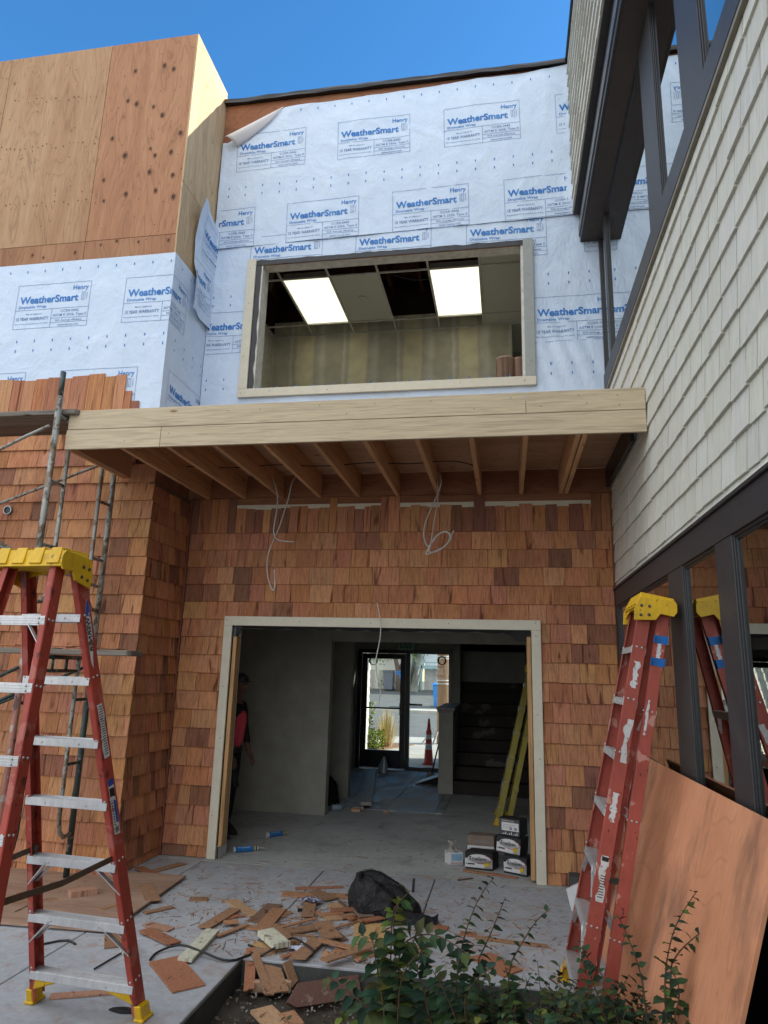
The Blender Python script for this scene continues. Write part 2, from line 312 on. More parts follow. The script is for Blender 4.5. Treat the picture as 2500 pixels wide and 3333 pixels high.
LAB.text('Drainable Wrap', LW*.045, LH*.465, LW*.42, .030, .008); LAB.text('May be eligible for', LW*.16, LH*.315, LW*.38, .014, .01, 1)
LAB.text('15 YEAR WARRANTY', LW*.035, LH*.19, LW*.475, .033, .012, 1); LAB.text('See www.henry.com/warranty for details', LW*.025, LH*.10, LW*.475, .012, .01, 1)
LAB.text('CCRR-0442', LW*.63, LH*.335, LW*.87, .026, .004, 1); LAB.text('ASTM E 2556, Type II', LW*.53, LH*.245, LW*.975, .026, .004, 1)
LAB.text('95% drainage efficiency', LW*.57, LH*.135, LW*.93, .018, .006, 1); LAB.text('www.henry.com', LW*.61, LH*.03, LW*.89, .022, .004, 1)
for r in ((.885, .585, .89, .76), (.955, .60, .96, .745), (.885, .755, .945, .762), (.885, .583, .945, .59), (.905, .61, .91, .735), (.93, .62, .935, .725), (.905, .73, .93, .737), (.905, .61, .93, .617)): LAB.rect(LW*r[0], LH*r[1], LW*r[2], LH*r[3], slot=1)
DASH = Ink(); DASH.rect(0, 0, .010, .026)

# ------------------------------------------------------------------ shingles
rng = random.Random(7)
CED = [(.49, .255, .13), (.47, .235, .12), (.52, .28, .145), (.50, .25, .14), (.44, .215, .115), (.53, .30, .155), (.46, .235, .11), (.51, .285, .145), (.45, .22, .13)]
CEDD = [(.29, .145, .09), (.33, .17, .10), (.25, .13, .085)]
def cedar_col(r, dk=.10):
    c = r.choice(CEDD) if r.random() < dk else r.choice(CED); k = r.uniform(.88, 1.12); return (c[0]*k*1.04, c[1]*k*r.uniform(.84, .97), c[2]*k*r.uniform(.76, .96), r.random())
def wall_frame(kind, off):
    if kind == 'y': return lambda u, z, n: (u, off-n, z)           # faces -y
    if kind == 'x+': return lambda u, z, n: (off+n, u, z)          # faces +x
    return lambda u, z, n: (off-n, u, z)                           # faces -x
def course(mb, fr, u0, u1, z, h, colf, r, wmin=.07, wmax=.21, th=.020, jz=.002, tilt=.006, topj=0, flip=False, gap=.0038):
    u = u0
    while u < u1-.002:
        w = r.triangular(wmin, wmax, wmin+(wmax-wmin)*.4)
        if u1-(u+w) < wmin*.7: w = u1-u
        zb = z+r.uniform(-jz, jz); zt = z+h+(r.uniform(-topj, 0) if topj else 0); t = th*r.uniform(.85, 1.15); g = gap*r.uniform(.4, 1.4); k = r.uniform(-tilt, tilt)*.3
        a, b = u+g/2, u+w-g/2; ps = [fr(a, zb, -.004), fr(b, zb, -.004), fr(b, zb+k, t), fr(a, zb, t), fr(a, zt, -.004), fr(b, zt, -.004), fr(b, zt, .003 if not topj else .006), fr(a, zt, .003 if not topj else .006)]
        mb.hexa(ps, colf(r)); u += w
def sub(iv, holes):
    out = [iv]
    for a, b in holes:
        nx = []
        for p, q in out:
            if b <= p or a >= q: nx.append((p, q)); continue
            if p < a: nx.append((p, a))
            if b < q: nx.append((b, q))
        out = nx
    return out
PITCH = .1635; ZB = [2.877-PITCH*i for i in range(-1, 19)]   # course bottoms
# ------------------------------------------------------------------ setting: ground sheets
SOIL = concrete('bed_soil', (.040, .034, .028), (.085, .070, .055), .5)
ASPH = concrete('asphalt', (.12, .125, .12), (.16, .165, .16), .3); WALKM = concrete('sidewalk_concrete', (.42, .40, .36), (.52, .50, .45), .3)
GRND = concrete('ground_earth', (.16, .15, .11), (.24, .22, .17), .4)
def struct(name, mat, fn, **k): return tag(part(name, mat, None, fn, **k), kind='structure')
struct('ground', GRND, lambda b: b.poly([(-150, -150, -.30), (150, -150, -.30), (150, 150, -.30), (-150, 150, -.30)]))
# patio slab with planting bed cut out, joints as real grooves between panels
BX0, BY = -1.515, -1.95
def patio(b):
    g = .004; xs = [-8, -5.8, -4.73, -3.66, -2.587, BX0, -.59, .99]; ys = [-7.6, -6.2, -4.75, -3.3, -1.83, -.09]
    for x0, x1 in zip(xs, xs[1:]):
        for y0, y1 in zip(ys, ys[1:]):
            if x1 <= BX0+.01 or y0 >= BY+.10: b.box(x0+g, x1-g, y0+g, y1-g, -.25, 0)
    b.box(BX0+g, -.59-g, BY, -1.83-g, -.25, 0); b.box(-.59+g, .99, BY, -1.83-g, -.25, 0)
PAT = struct('patio', PATIO, patio, bevel=.004)
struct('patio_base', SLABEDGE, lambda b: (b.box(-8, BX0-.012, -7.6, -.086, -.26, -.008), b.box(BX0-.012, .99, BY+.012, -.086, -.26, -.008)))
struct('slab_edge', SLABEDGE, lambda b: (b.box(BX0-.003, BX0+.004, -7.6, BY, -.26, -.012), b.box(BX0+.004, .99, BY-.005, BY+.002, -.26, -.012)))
def bed(b):
    def h(u, v):
        x = BX0-.01+(u)*(2.6); y = -7.6+v*(7.6+BY+.02); n = mnoise.noise(V(x*3, y*3, 0))*.035+mnoise.noise(V(x*11, y*11, 3))*.018+mnoise.noise(V(x*34, y*34, 5))*.010
        return (x, y, -.125+n-.02*math.exp(-((x+1.2)**2+(y+2.2)**2)*2))
    b.grid(150, 260, h)
struct('planting_bed', SOIL, bed, smooth=True)
def chips(b):
    r = random.Random(3)
    for i in range(2600):
        x, y = r.uniform(BX0+.03, .95), BY-.03-r.random()**1.3*1.7; s = r.uniform(.004, .018); z = -.118+mnoise.noise(V(x*3, y*3, 0))*.035
        a = r.uniform(0, 6.28); k = r.uniform(.5, 1.6); t = r.uniform(-.4, .4); c = r.choice([(.10, .08, .06), (.16, .12, .09), (.06, .05, .04), (.22, .19, .16), (.30, .27, .24)])
        u = V(math.cos(a), math.sin(a), t)*s*k; w = V(-math.sin(a), math.cos(a), r.uniform(-.4, .4))*s*.6
        b.obox(V(x, y, z)-u/2-w/2, u, w, V(0, 0, s*.35), (*c, 1))
def vc_mat(name, rough=.8, var=.25, sc=60, spec=.2):
    m = NT(name, rough, spec); c, a = m.col(); m.color(m.mix(c, m.ramp(m.noise(sc, 4), [(.3, 1-var), (.7, 1+var)]), 1, 'MULTIPLY')); return m.mat
CHIP = vc_mat('chip_mulch')
tag(part('wood_chips', CHIP, None, chips), 'small chips, clods and bark scattered over the dark soil of the bed', 'wood chips', kind='stuff')
def dust(b):
    r = random.Random(11)
    for i in range(3200):
        if r.random() < .75: x, y = r.gauss(-1.1, .75), r.gauss(-1.30, .42)
        else: x, y = r.uniform(-2.6, .8), r.uniform(-1.9, 1.2)
        if y < BY+.03 or x > .85 or (y > -.05 and (x < -2.4 or x > .15)): continue
        s = r.uniform(.003, .016)*(r.random()**.5+.2); a = r.uniform(0, 6.28); c = r.choice([(.38, .20, .11), (.30, .15, .09), (.45, .28, .17), (.20, .12, .08), (.48, .45, .38)])
        u = V(math.cos(a), math.sin(a), 0)*s*r.choice([1, 1, 1, 2.5, 5, 8]); w = V(-math.sin(a), math.cos(a), 0)*s*.35
        b.obox(V(x, y, .0005)-u/2, u, w, V(0, 0, .0025), (*c, 1))
tag(part('sawdust', CHIP, None, dust), 'reddish splinters and sawdust strewn over the concrete', 'sawdust', kind='stuff')
struct('interior_floor', INFLOOR, lambda b: (b.box(-3.3, .99, -.084, 2.53, -.25, -.001), b.box(-3.3, .99, 2.53, 6.2, -.25, -.006)))
def tiles(b):
    g = .004
    for i in range(-8, 8):
        for j in range(-2, 9):
            # running-bond tiles turned a little off the walls
            x0, y0 = -2.6+i*.58+(j % 2)*.0, 2.55+j*.46; x1, y1 = x0+.58, y0+.46
            x0, x1, y0, y1 = max(x0, -2.58), min(x1, -.76), max(y0, 2.55), min(y1, 6.15)
            if x1-x0 > .02 and y1-y0 > .02: b.box(x0+g, x1-g, y0+g, y1-g, -.005, .004)
TILEM = NT('dusty_floor_tile', .5, .25); q = TILEM.noise(2.4, 7, .72, TILEM.mapping((1, .6, 1), rot=(0, 0, .3)), .5)
TILEM.color(TILEM.ramp(q, [(.40, (.18, .18, .175)), (.50, (.36, .36, .35)), (.62, (.50, .50, .49))])); TILEM.l(TILEM.ramp(q, [(.4, .42), (.6, .85)]), TILEM.b.inputs['Roughness'])
struct('floor_tiles', TILEM.mat, tiles)
# street beyond the glass door
struct('entry_path', WALKM, lambda b: [b.box(-4, 3, 6.32+k*1.05, 6.32+k*1.05+1.03, -.25, .0) for k in range(4)])
struct('sidewalk', WALKM, lambda b: [b.box(-30+k*1.5, -30+k*1.5+1.485, 10.55, 12.3, -.2, .0) for k in range(40)])
struct('street', ASPH, lambda b: b.poly([(-60, 12.3, -.10), (60, 12.3, -.10), (60, 22.7, .0), (-60, 22.7, .0)]))
struct('far_sidewalk', WALKM, lambda b: b.box(-60, 60, 22.7, 24.1, -.3, .12))
struct('driveway', ASPH, lambda b: b.poly([(-60, 24.1, .115), (60, 24.1, .115), (60, 32.2, .70), (-60, 32.2, .70)]))

# ------------------------------------------------------------------ central building
BLD = thing('shingled_building', 'central building wall with cedar shingles below, printed white wrap above and a wide doorway', 'building', (-1.1, 0, 0))
def sheath(b):
    y0, y1 = .0, .14; X0, X1 = -3.2, 1.4
    for r in ((X0, -2.52, 0, 7.82), (.22, X1, 0, 7.82), (-2.52, .22, 2.02, 4.33), (-2.52, .22, 5.775, 7.82)): b.box(r[0], r[1], y0, y1, r[2], r[3])
part('wall_sheathing', SHEATH, BLD, sheath)
r1 = random.Random(21)
def cedar_front(b):
    fr = wall_frame('y', -.001)
    for i, z in enumerate(ZB[1:]):
        if z < -.155: continue
        zz = max(z, .004)
        if i == 0: continue
        for iv in sub((-3.035, .915), [(-2.51, .215)] if zz < 1.97 else []):
            course(b, fr, iv[0], iv[1], zz, PITCH+.004-(zz-z), cedar_col, r1, .095, .27)
    # tall top course, uneven tops, a few reaching up to the ledger
    u = -3.035; k = 0
    while u < .91:
        w = r1.uniform(.065, .125); w = .915-u if .915-u-w < .05 else w
        tall = any(a < u+w/2 < c for a, c in ((-3.04, -2.56), (-1.66, -1.52), (-1.13, -1.0), (-.32, -.22), (-.04, .05), (.76, .92)))
        top = 3.215 if tall else r1.uniform(3.10, 3.135)
        b.hexa([fr(u+.002, 2.877, 0), fr(u+w-.002, 2.877, 0), fr(u+w-.002, 2.877, .023), fr(u+.002, 2.877, .022), fr(u+.002, top, 0), fr(u+w-.002, top, 0), fr(u+w-.002, top+r1.uniform(-.004, .004), .009), fr(u+.002, top, .009)], cedar_col(r1, .3)); u += w
part('cedar_shingles', CEDAR, BLD, cedar_front)
part('corner_strip', lumber_mat('cedar_corner_strip', (.20, .075, .045), 'z', False), BLD, lambda b: b.box(-3.034, -3.012, -.036, -.006, 0, 3.2), bevel=.002)
part('white_tape', TRIM, BLD, lambda b: b.box(-2.56, .765, -.006, -.0035, 3.09, 3.155))
def patch(b):
    b.box(.80, .915, -.026, -.022, 3.235, 3.40)
    ink = Ink(); ink.text('FortiFlash', 0, 0, .09, .02, .01); ink.rect(0, -.012, .07, -.009)
    b2 = ink.p
    for p, s_ in b2: b.poly([(.895-v, -.0275, 3.27+u) for u, v in p], None, 1)
    ink = Ink(); ink.text('FORTI', 0, 0, .06, .02, .01)
    for p, s_ in ink.p: b.poly([(.83-v, -.0275, 3.30+u) for u, v in p], None, 1)
part('flashing_patch', [flat('silver_membrane', (.30, .31, .32), .4, .5), BLACKP], BLD, patch)
# door casing, studs, jambs
def dcase(b):
    b.box(-2.585, -2.505, -.040, -.018, .0, 2.0-.001); b.box(.212, .292, -.040, -.018, -.0, 2.0-.001); b.box(-2.585, .292, -.0415, -.018, 2.0, 2.085)
def nails(pts, r=.0045, base=None):
    def f(b):
        if base: base(b)
        for p in pts:
            n = 8; b.poly([(p[0]+r*math.cos(i*math.pi/4), p[1], p[2]+r*math.sin(i*math.pi/4)) for i in range(n)], None, 1)
    return f
NAILM = flat('nail_head', (.08, .05, .03), .5, .4, bump=0)
part('door_casing', [TRIM, NAILM], BLD, nails([(-2.56, -.0405, .35), (-2.54, -.0405, 1.0), (-2.55, -.0405, 1.45), (-2.56, -.0425, 2.05), (-1.86, -.0425, 2.045), (-1.2, -.0425, 2.04), (-.5, -.0425, 2.045), (.25, -.0425, 2.06), (.25, -.0405, 1.95), (.25, -.0405, 1.3), (.26, -.0405, .95), (.25, -.0405, .25)], base=dcase), bevel=.002)
part('jamb_stud', STUD, BLD, lambda b: b.box(-2.498, -2.462, -.012, .085, .10, 1.90), bevel=.003)
part('jamb_stud', STUD, BLD, lambda b: b.box(.172, .208, -.012, .085, .02, 1.945), bevel=.003)
def jamb(b):
    b.box(-2.503, -2.485, -.014, .17, .0, .10); b.box(-2.503, -2.49, .086, .17, .0, 2.0); b.box(.205, .219, .086, .17, 0, 2.0); b.box(-2.503, .219, .06, .17, 1.985, 2.015)
part('door_jamb', flat('white_jamb', (.55, .55, .53), .5), BLD, jamb)
def torn(b):
    r = random.Random(5); n = 60
    def h(u, v):
        x = -2.50+u*2.70; return (x, -.012+.02*v, 2.0-.0-v*(.02+.03*abs(mnoise.noise(V(x*4, 0, 2)))+(.07 if x > -.02 else 0)*min(1, (x+.02)*8)+(.07 if x < -2.44 else 0)))
    b.grid(n, 2, h)
part('torn_flashing', BLACKF, BLD, torn, solid=.003)
part('jamb_flashing', BLACKF, BLD, lambda b: b.box(-2.500, -2.486, -.016, .02, .0, .098))
part('jamb_flashing', BLACKF, BLD, lambda b: b.box(-2.503, -2.47, -.014, .05, 1.90, 1.985))
# wrap sheets
def ridge(x, z, s=0):
    n = mnoise.noise(V(x*2.3, z*1.6, s))*.012+mnoise.noise(V(x*6+3, z*3.2, s+4))*.005; q = abs(mnoise.noise(V(x*2.1+z*1.3, z*1.1-x*.7, s+9))); return n-.006*max(0, 1-q*9)
UW_A, UW_S = 6.055, .0175
def usurf(x, z): return -.020+ridge(x, z)-.016*max(0, mnoise.noise(V(x*1.2, 9, 0)))*max(0, 1-(z-6.0)*3)
def edge_u(x):   # lower edge of the upper sheet
    return 5.985+.016*(x+3.05)+.012*mnoise.noise(V(x*3.1, 0, 7))
def top_u(x):
    if x < -2.36: return 7.70-( -2.36-x)*.62 if x > -2.99 else 7.31
    return 7.70+.035*(x+2.36)+.012*mnoise.noise(V(x*2, 4, 1))
def upper(b):
    nx, nz = 150, 60; X0, X1 = -3.045+.0, .735
    def h(u, v):
        x = X0+(X1-X0)*u; z0, z1 = edge_u(x), top_u(x); z = z0+(z1-z0)*v
        y = usurf(x, z)
        if u < .0067: y -= .006
        if x > .60: y -= .03*max(0, (x-.60)/.13)**2*(.6+mnoise.noise(V(z*5, 0, 0)))
        return (x+(.014*mnoise.noise(V(z*3.3, 5, 5)) if u == 0 else 0)+(.03*mnoise.noise(V(z*4.3, 1, 5)) if u == 1 else 0), y, z)
    b.grid(nx, nz, h)
part('upper_wrap_sheet', WRAP, BLD, upper, smooth=True)
def flapm(b):   # peeled corner folded down over itself
    A, B2, C2 = V(-2.36, 0, 7.70), V(-2.99, 0, 7.31), V(-2.86, 0, 7.235)
    def h(u, v):
        top = A.lerp(B2, u); low = A.lerp(C2, u) if u > 0 else A; low = low+V(.03, 0, -.015)*math.sin(math.pi*u); p = top.lerp(low, v)
        return (p.x, -.030-.11*math.sin(math.pi*min(1, .25+v*.75))*u-.01, p.z)
    b.grid(20, 8, h)
part('folded_wrap_corner', WRAPB, BLD, flapm, smooth=True, solid=.001)
def lsurf(x, z): return -.010+ridge(x, z, 30)*.7-.018*math.exp(-((x-.55)**2+(z-4.6)**2)*6)*abs(math.sin(x*19+z*7))
def lower(b):
    for x0, x1, z0, z1, nx, nz in ((-3.045, -2.52, 3.46, 6.1, 24, 110), (.21, 1.3, 3.46, 6.1, 44, 110), (-2.52, .21, 3.46, 4.34, 100, 30), (-2.52, .21, 5.76, 6.1, 100, 10)):
        b.grid(nx, nz, lambda u, v: (x0+(x1-x0)*u, lsurf(x0+(x1-x0)*u, z0+(z1-z0)*v), z0+(z1-z0)*v))
part('lower_wrap_sheet', WRAP, BLD, lower, smooth=True)
def prints_upper(b):
    fn = lambda x, z: (x, usurf(x, z)-.0035, z); cl = [(0, .72, True), (0, -3.04, False)]
    for k in range(4): stamp(b, LAB, -2.865+1.145*k, 6.925+.022*k, fn, cl, .02)
    for k in range(-1, 3): stamp(b, LAB, -2.24+1.14*k, 5.995+.0215*k+.0, fn, cl, .02)
    for k in range(0, 21):
        for z0 in (6.715, 6.615, 7.625):
            x = -2.93+.191*k
            if z0 > 7.5 and x < -2.3: continue
            stamp(b, DASH, x, z0-.01+.018*(x+2.93), fn, cl)
part('printed_lettering', [INK, INKG], BLD, prints_upper)
def prints_lower(b):
    fn = lambda x, z: (x, lsurf(x, z)-.0035, z)
    for k in range(4):
        x = -2.622+1.138*k
        stamp(b, LAB, x, 5.628, fn, [(1, 5.765, False)] if k < 2 else []) if k < 2 else None
        if k == 2: stamp(b, LAB, x, 5.628, fn, [(0, .30, True), (1, 5.765, False)]); stamp(b, LAB, x, 5.628, fn, [(0, .303, False)])
        if k == 3: stamp(b, LAB, x, 5.628, fn, [(0, 1.29, True)])
    stamp(b, LAB, .295, 4.70, fn, [(0, .303, False)]); stamp(b, LAB, -3.14, 4.765, fn, [(0, -3.03, False), (0, -2.63, True)])
    for k in range(24):
        x = -3.0+.191*k
        for z0 in (5.40, 5.30, 4.46, 4.36, 3.60):
            if z0 > 4.4 and -2.66 < x < .33: continue
            if x < 1.28: stamp(b, DASH, x, z0, fn, [(0, 1.29, True)])
part('printed_lettering', [INK, INKG], BLD, prints_lower)
def roofedge(b):
    b.grid(120, 2, lambda u, v: (-3.22+u*5.3, -.055-.012*mnoise.noise(V(u*20, v, 0)), 7.815+v*.050+.010*mnoise.noise(V(u*17, 3, 0))))
    b.box(-3.22, 2.1, -.05, .3, 7.825, 7.86)
part('roof_edge_membrane', BLACKF, BLD, roofedge, solid=.008)
# upper window opening trim
def wcase(b):
    b.box(-2.635, -2.540, -.048, -.024, 4.352, 5.815); b.box(-2.635, .305, -.0495, -.024, 4.262, 4.35)
part('window_casing', [TRIMG, NAILM], BLD, nails([(.26, -.049, 4.5), (.26, -.049, 4.95), (.26, -.049, 5.4)], base=lambda b: b.box(.207, .303, -.048, -.024, 4.352, 5.80)), bevel=.002)
part('window_casing', [TRIM, NAILM], BLD, nails([(-2.6, -.0505, 4.30), (-2.3, -.0505, 4.31), (-1.7, -.0505, 4.30), (-.4, -.0505, 4.31), (.2, -.0505, 4.30), (-2.6, -.049, 4.7), (-2.59, -.049, 5.3), (-2.6, -.049, 5.7), (.2, -.0505, 4.31)], base=wcase), bevel=.002)
def wj(b):
    b.box(-2.519, -2.47, -.022, .16, 4.335, 5.79); b.box(.185, .219, -.022, .16, 4.335, 5.79); b.box(-2.519, .219, .03, .16, 5.772, 5.81); b.box(-2.519, .219, -.022, .16, 4.30, 4.345)
part('window_jamb', flat('window_liner', (.62, .61, .56), .6), BLD, wj)
part('window_flashing', BLACKF, BLD, lambda b: (b.grid(50, 1, lambda u, v: (-2.54+u*2.75, -.030-.008*mnoise.noise(V(u*30, 0, 0)), 5.745+v*(.055+.012*mnoise.noise(V(u*22, 5, 0))))), b.grid(2, 30, lambda u, v: (-2.54+u*(.055+.02*mnoise.noise(V(v*9, 0, 0))), -.028, 4.35+v*1.4))), solid=.003)
# interior rooms, ground floor
def rooms(b):
    b.box(-3.4, -3.22, .14, 6.2, 0, 2.6); b.box(-3.3, .99, .14, 6.2, 2.45, 2.6)
    b.box(-3.22, -2.07, 2.04, 2.18, 0, 2.45); b.box(-2.42, -2.07, 3.22, 3.36, 0, 2.45); b.box(-2.75, -2.62, 2.18, 6.2, 0, 2.45)
    b.box(-2.07, .31, 2.06, 2.22, 1.965, 2.45); b.box(.31, .45, .14, 6.2, 0, 2.45)
    b.box(-2.64, .31, 6.06, 6.2, 2.001, 2.45); b.box(-2.64, -2.592, 6.06, 6.2, 0, 2.0); b.box(-.93, .31, 6.06, 6.2, 0, 2.12); b.box(-.87, -.755, 5.5, 6.06, 0, 2.45); b.box(-.94, -.93, 6.07, 6.19, 0, 2.0)
part('interior_wall', DRYD, BLD, rooms)
part('half_wall', DRYD, BLD, lambda b: b.box(-.955, -.755, 3.95, 5.5, 0, 1.08))
part('half_wall_cap', flat('half_wall_cap_paint', (.30, .29, .27)), BLD, lambda b: (b.box(-.985, -.725, 3.92, 5.5, 1.11, 1.15), b.box(-.97, -.74, 3.935, 5.5, 1.08, 1.11)), bevel=.008)
def stair(b):
    for k in range(13): b.box(-.754, .309, 4.0+k*.235, 4.0+(k+1)*.235+.02, 0 if k < 3 else .165*(k-2), .165*(k+1))
    for k in range(13): b.box(-.754, .309, 3.978+k*.235, 4.0+k*.235+.0, .165*(k+1)-.03, .165*(k+1)+.003)
part('staircase', worn_mat('stair_stained', (.05, .042, .038), (.13, .12, .11), .60, .8, .1, 2.2), BLD, stair)
part('outer_shell', DRYD, BLD, lambda b: (b.box(-3.2, 1.4, .145, 6.2, 7.6, 7.8), b.box(-3.4, 1.4, 6.06, 6.2, 2.6, 7.6), b.box(-3.4, 1.4, .145, 6.2, 2.62, 3.4), b.box(-3.5, -3.35, .15, 6.2, 3.4, 7.6), b.box(1.3, 1.4, .15, 6.2, 3.4, 7.6)))
# upper room
JC = NT('jointed_drywall', .8, .15); sx = JC.n('ShaderNodeSeparateXYZ'); JC.l(JC.co, sx.inputs[0])
wob = JC.math('ADD', JC.math('MULTIPLY', sx.outputs[0], 1.0), JC.math('MULTIPLY', JC.noise(3.5, 5, .7), .10)); fr_ = JC.math('FRACT', JC.math('MULTIPLY', wob, 1.32))
JC.color(JC.mix(JC.ramp(fr_, [(0, (.60, .57, .46)), (.17, (.60, .57, .46)), (.20, (.78, .76, .66)), (.27, (.58, .55, .46)), (.33, (.80, .75, .52)), (.62, (.82, .76, .54)), (.66, (.62, .58, .47)), (.80, (.76, .74, .64)), (.88, (.60, .57, .46))]), JC.ramp(JC.noise(5, 4), [(.3, .85), (.7, 1.1)]), 1, 'MULTIPLY'))
def uroom(b):
    b.box(-3.34, .12, 2.40, 2.5, 3.5, 6.42)
part('jointed_wall', JC.mat, BLD, uroom)
part('upper_room_wall', flat('upper_room_paint', (.58, .57, .50), .8), BLD, lambda b: (b.box(-3.34, -3.21, .15, 2.40, 3.5, 7.4), b.box(.12, 1.3, 3.3, 3.4, 3.5, 7.4), b.box(.10, .125, 2.38, 3.3, 3.5, 6.15), b.box(1.20, 1.29, .15, 3.3, 3.5, 7.4), b.box(-3.34, 1.3, .15, 6.0, 3.42, 3.5)))
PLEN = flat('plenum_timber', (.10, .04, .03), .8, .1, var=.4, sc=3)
part('plenum_wall', flat('plenum_shade', (.035, .025, .022), .9, .1, var=.4, sc=4), BLD, lambda b: (b.box(-3.34, 1.2, 2.40, 2.5, 6.421, 7.4), b.box(-3.209, -3.195, .15, 2.40, 6.25, 7.4)))  # shade above the open ceiling cells, put into the wall colour
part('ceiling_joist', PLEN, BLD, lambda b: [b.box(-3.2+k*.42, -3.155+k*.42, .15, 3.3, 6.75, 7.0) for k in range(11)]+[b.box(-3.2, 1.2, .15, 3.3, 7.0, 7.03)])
part('duct', BLACKP, BLD, lambda b: b.tube([V(-3.0, 1.6, 6.5), V(-2.85, 1.2, 6.55), V(-2.8, 1.05, 6.9)], .05, 10))
part('plenum_cable', BLACKP, BLD, lambda b: (b.tube([V(-1.4, 1.5, 6.5), V(-1.0, 1.62, 6.46), V(-.7, 1.5, 6.5)], .012, 6), b.tube([V(-1.4, 1.4, 6.45), V(-1.1, 1.5, 6.40), V(-.7, 1.6, 6.45)], .010, 6)))
GX = [-3.20, -2.62, -2.03, -1.435, -.84, -.25, .35, .95, 1.2]; GY = [.18, .975, 2.095, 2.39]
CG = thing('suspended_ceiling', 'white ceiling grid with half of its tiles missing in the upper room', 'ceiling', (-1.0, 1.2, 6.2))
def tbars(b):
    for x in GX[:-1]: b.box(x-.012, x+.012, .18, 2.39 if x < .3 else 3.3, 6.19, 6.203)
    for y in GY: b.box(-3.2, 1.2, y-.012, y+.012, 6.188, 6.202)
part('ceiling_grid', flat('white_tbar', (.62, .62, .58), .5, bump=0), CG, tbars)
TILE_ = flat('ceiling_tile_white', (.68, .68, .62), .9, .1, var=.04, sc=60)
for (i, j) in ((2, 1), (5, 1), (6, 1), (5, 0), (6, 0), (5, 2), (6, 2)):
    t = part('ceiling_tile', TILE_, CG, lambda b: b.box(GX[i]+.013, GX[i+1]-.013, GY[j]+.013, (GY[j+1] if not (j == 2 and i > 4) else 3.3)-.013, 6.204, 6.215))
part('sprinkler_cover', TILE_, CG, lambda b: (b.tube([V(-1.73, 1.52, 6.185), V(-1.73, 1.52, 6.203)], .055, 20), b.tube([V(-1.73, 1.52, 6.175), V(-1.73, 1.52, 6.19)], .028, 16)))
for (i, lab) in ((1, 'left lit square ceiling panel above the window opening'), (4, 'right lit square ceiling panel above the paper rolls')):
    t = thing('ceiling_light', lab, 'ceiling light', (GX[i]+.3, 1.53, 6.2)); E_ = NT('lit_panel%d' % i, .5); E_.color((.8, .8, .65)); E_.emit((1.0, .96, .74), .55)
    part('light_panel', E_.mat, t, lambda b: b.box(GX[i]+.014, GX[i+1]-.014, .99, 2.08, 6.2045, 6.21)); part('light_housing', DRYW, t, lambda b: b.box(GX[i]+.014, GX[i+1]-.014, .99, 2.08, 6.212, 6.28))
for k, (px, r_, h_, lab) in enumerate(((1645, .093, .52, 'thick brown paper roll standing in the right corner of the upper opening'), (1690, .052, .50, 'thin brown paper roll standing beside the thick one'))):
    p = P(px, 1215, y=.30)
    def roll(b, R=r_, H=h_):
        n = 24; z0 = 4.32; H2 = p.z+0
        b.tube([V(p.x, .30, z0), V(p.x, .30, z0+.37)], R, 24, caps=False); b.tube([V(p.x, .30, z0), V(p.x, .30, z0+.368)], R*.45, 16, caps=False)
        b.prism([(R*math.cos(i*math.pi/12), R*math.sin(i*math.pi/12)) for i in range(24)], (p.x, .30, z0), (1, 0, 0), (0, 1, 0), (0, 0, .36))
    o = part('paper_roll', flat('kraft_paper%d' % k, (.42, .27, .19), .8, .1, var=.08), None, roll, smooth=False); tag(o, lab, 'paper roll')
part('window_shelf', DRYW, BLD, lambda b: b.box(-2.5, .2, .16, .6, 4.25, 4.32))

# ------------------------------------------------------------------ glass entrance door at the far end
GD = thing('glass_door', 'dark framed glass entrance door with push bar at the far end of the hall', 'door', (-1.75, 6.11, 0))
Y = 6.10; x0, x1 = -2.59, -.94
def dframe(b):
    b.box(x0, x0+.07, Y-.03, Y+.05, 0, 2.0); b.box(x1-.05, x1, Y-.03, Y+.05, 0, 2.0); b.box(x0+.07, x1-.05, Y-.03, Y+.05, 1.935, 2.0)
    xm = -1.735; b.box(xm, xm+.075, Y-.03, Y+.05, 0, 1.935); b.box(xm+.075, x1-.05, Y-.03, Y+.05, 0, .06)
part('door_frame', BLACKP, GD, dframe, bevel=.004)
DL = part('door_leaf', BLACKP, GD, lambda b: (b.box(x0+.075, -2.42, Y-.025, Y+.03, .03, 1.93), b.box(-1.83, -1.74, Y-.025, Y+.03, .03, 1.93), b.box(-2.42, -1.83, Y-.025, Y+.03, .03, .31), b.box(-2.42, -1.83, Y-.025, Y+.03, 1.84, 1.93)), bevel=.004)
part('glass_pane', GLASSD, DL, lambda b: b.box(-2.42, -1.83, Y, Y+.008, .31, 1.84)); part('glass_pane', GLASSD, GD, lambda b: b.box(-1.66, x1-.05, Y, Y+.008, .06, 1.935))
part('push_bar', flat('dull_steel', (.10, .09, .08), .4, .5, .5), DL, lambda b: (b.box(-2.47, -1.80, Y-.085, Y-.055, .99, 1.02), b.box(-1.83, -1.775, Y-.08, Y-.025, .90, 1.10)), bevel=.004)
part('pull_handle', flat('bronze_handle', (.10, .08, .06), .4, .5, .4), GD, lambda b: (b.box(-1.70, -1.45, Y+.06, Y+.09, 1.055, 1.09),))
t = thing('exit_sign', 'unlit green EXIT sign hanging above the glass door', 'sign', (-1.55, 5.6, 2.0))
pe = P(1323, 2100, y=5.6); ex = Ink(); ex.text('EXIT', -.105, -.05, .105, .11, .03)
part('sign_plate', flat('exit_green', (.30, .45, .36), .5), t, lambda b: b.box(pe.x-.14, pe.x+.14, 5.6, 5.62, pe.z-.085, pe.z+.085), bevel=.003)
part('sign_lettering', flat('exit_letter', (.02, .10, .05)), t, lambda b: [b.poly([(pe.x+u, 5.598, pe.z+v) for u, v in q]) for q, s_ in ex.p])

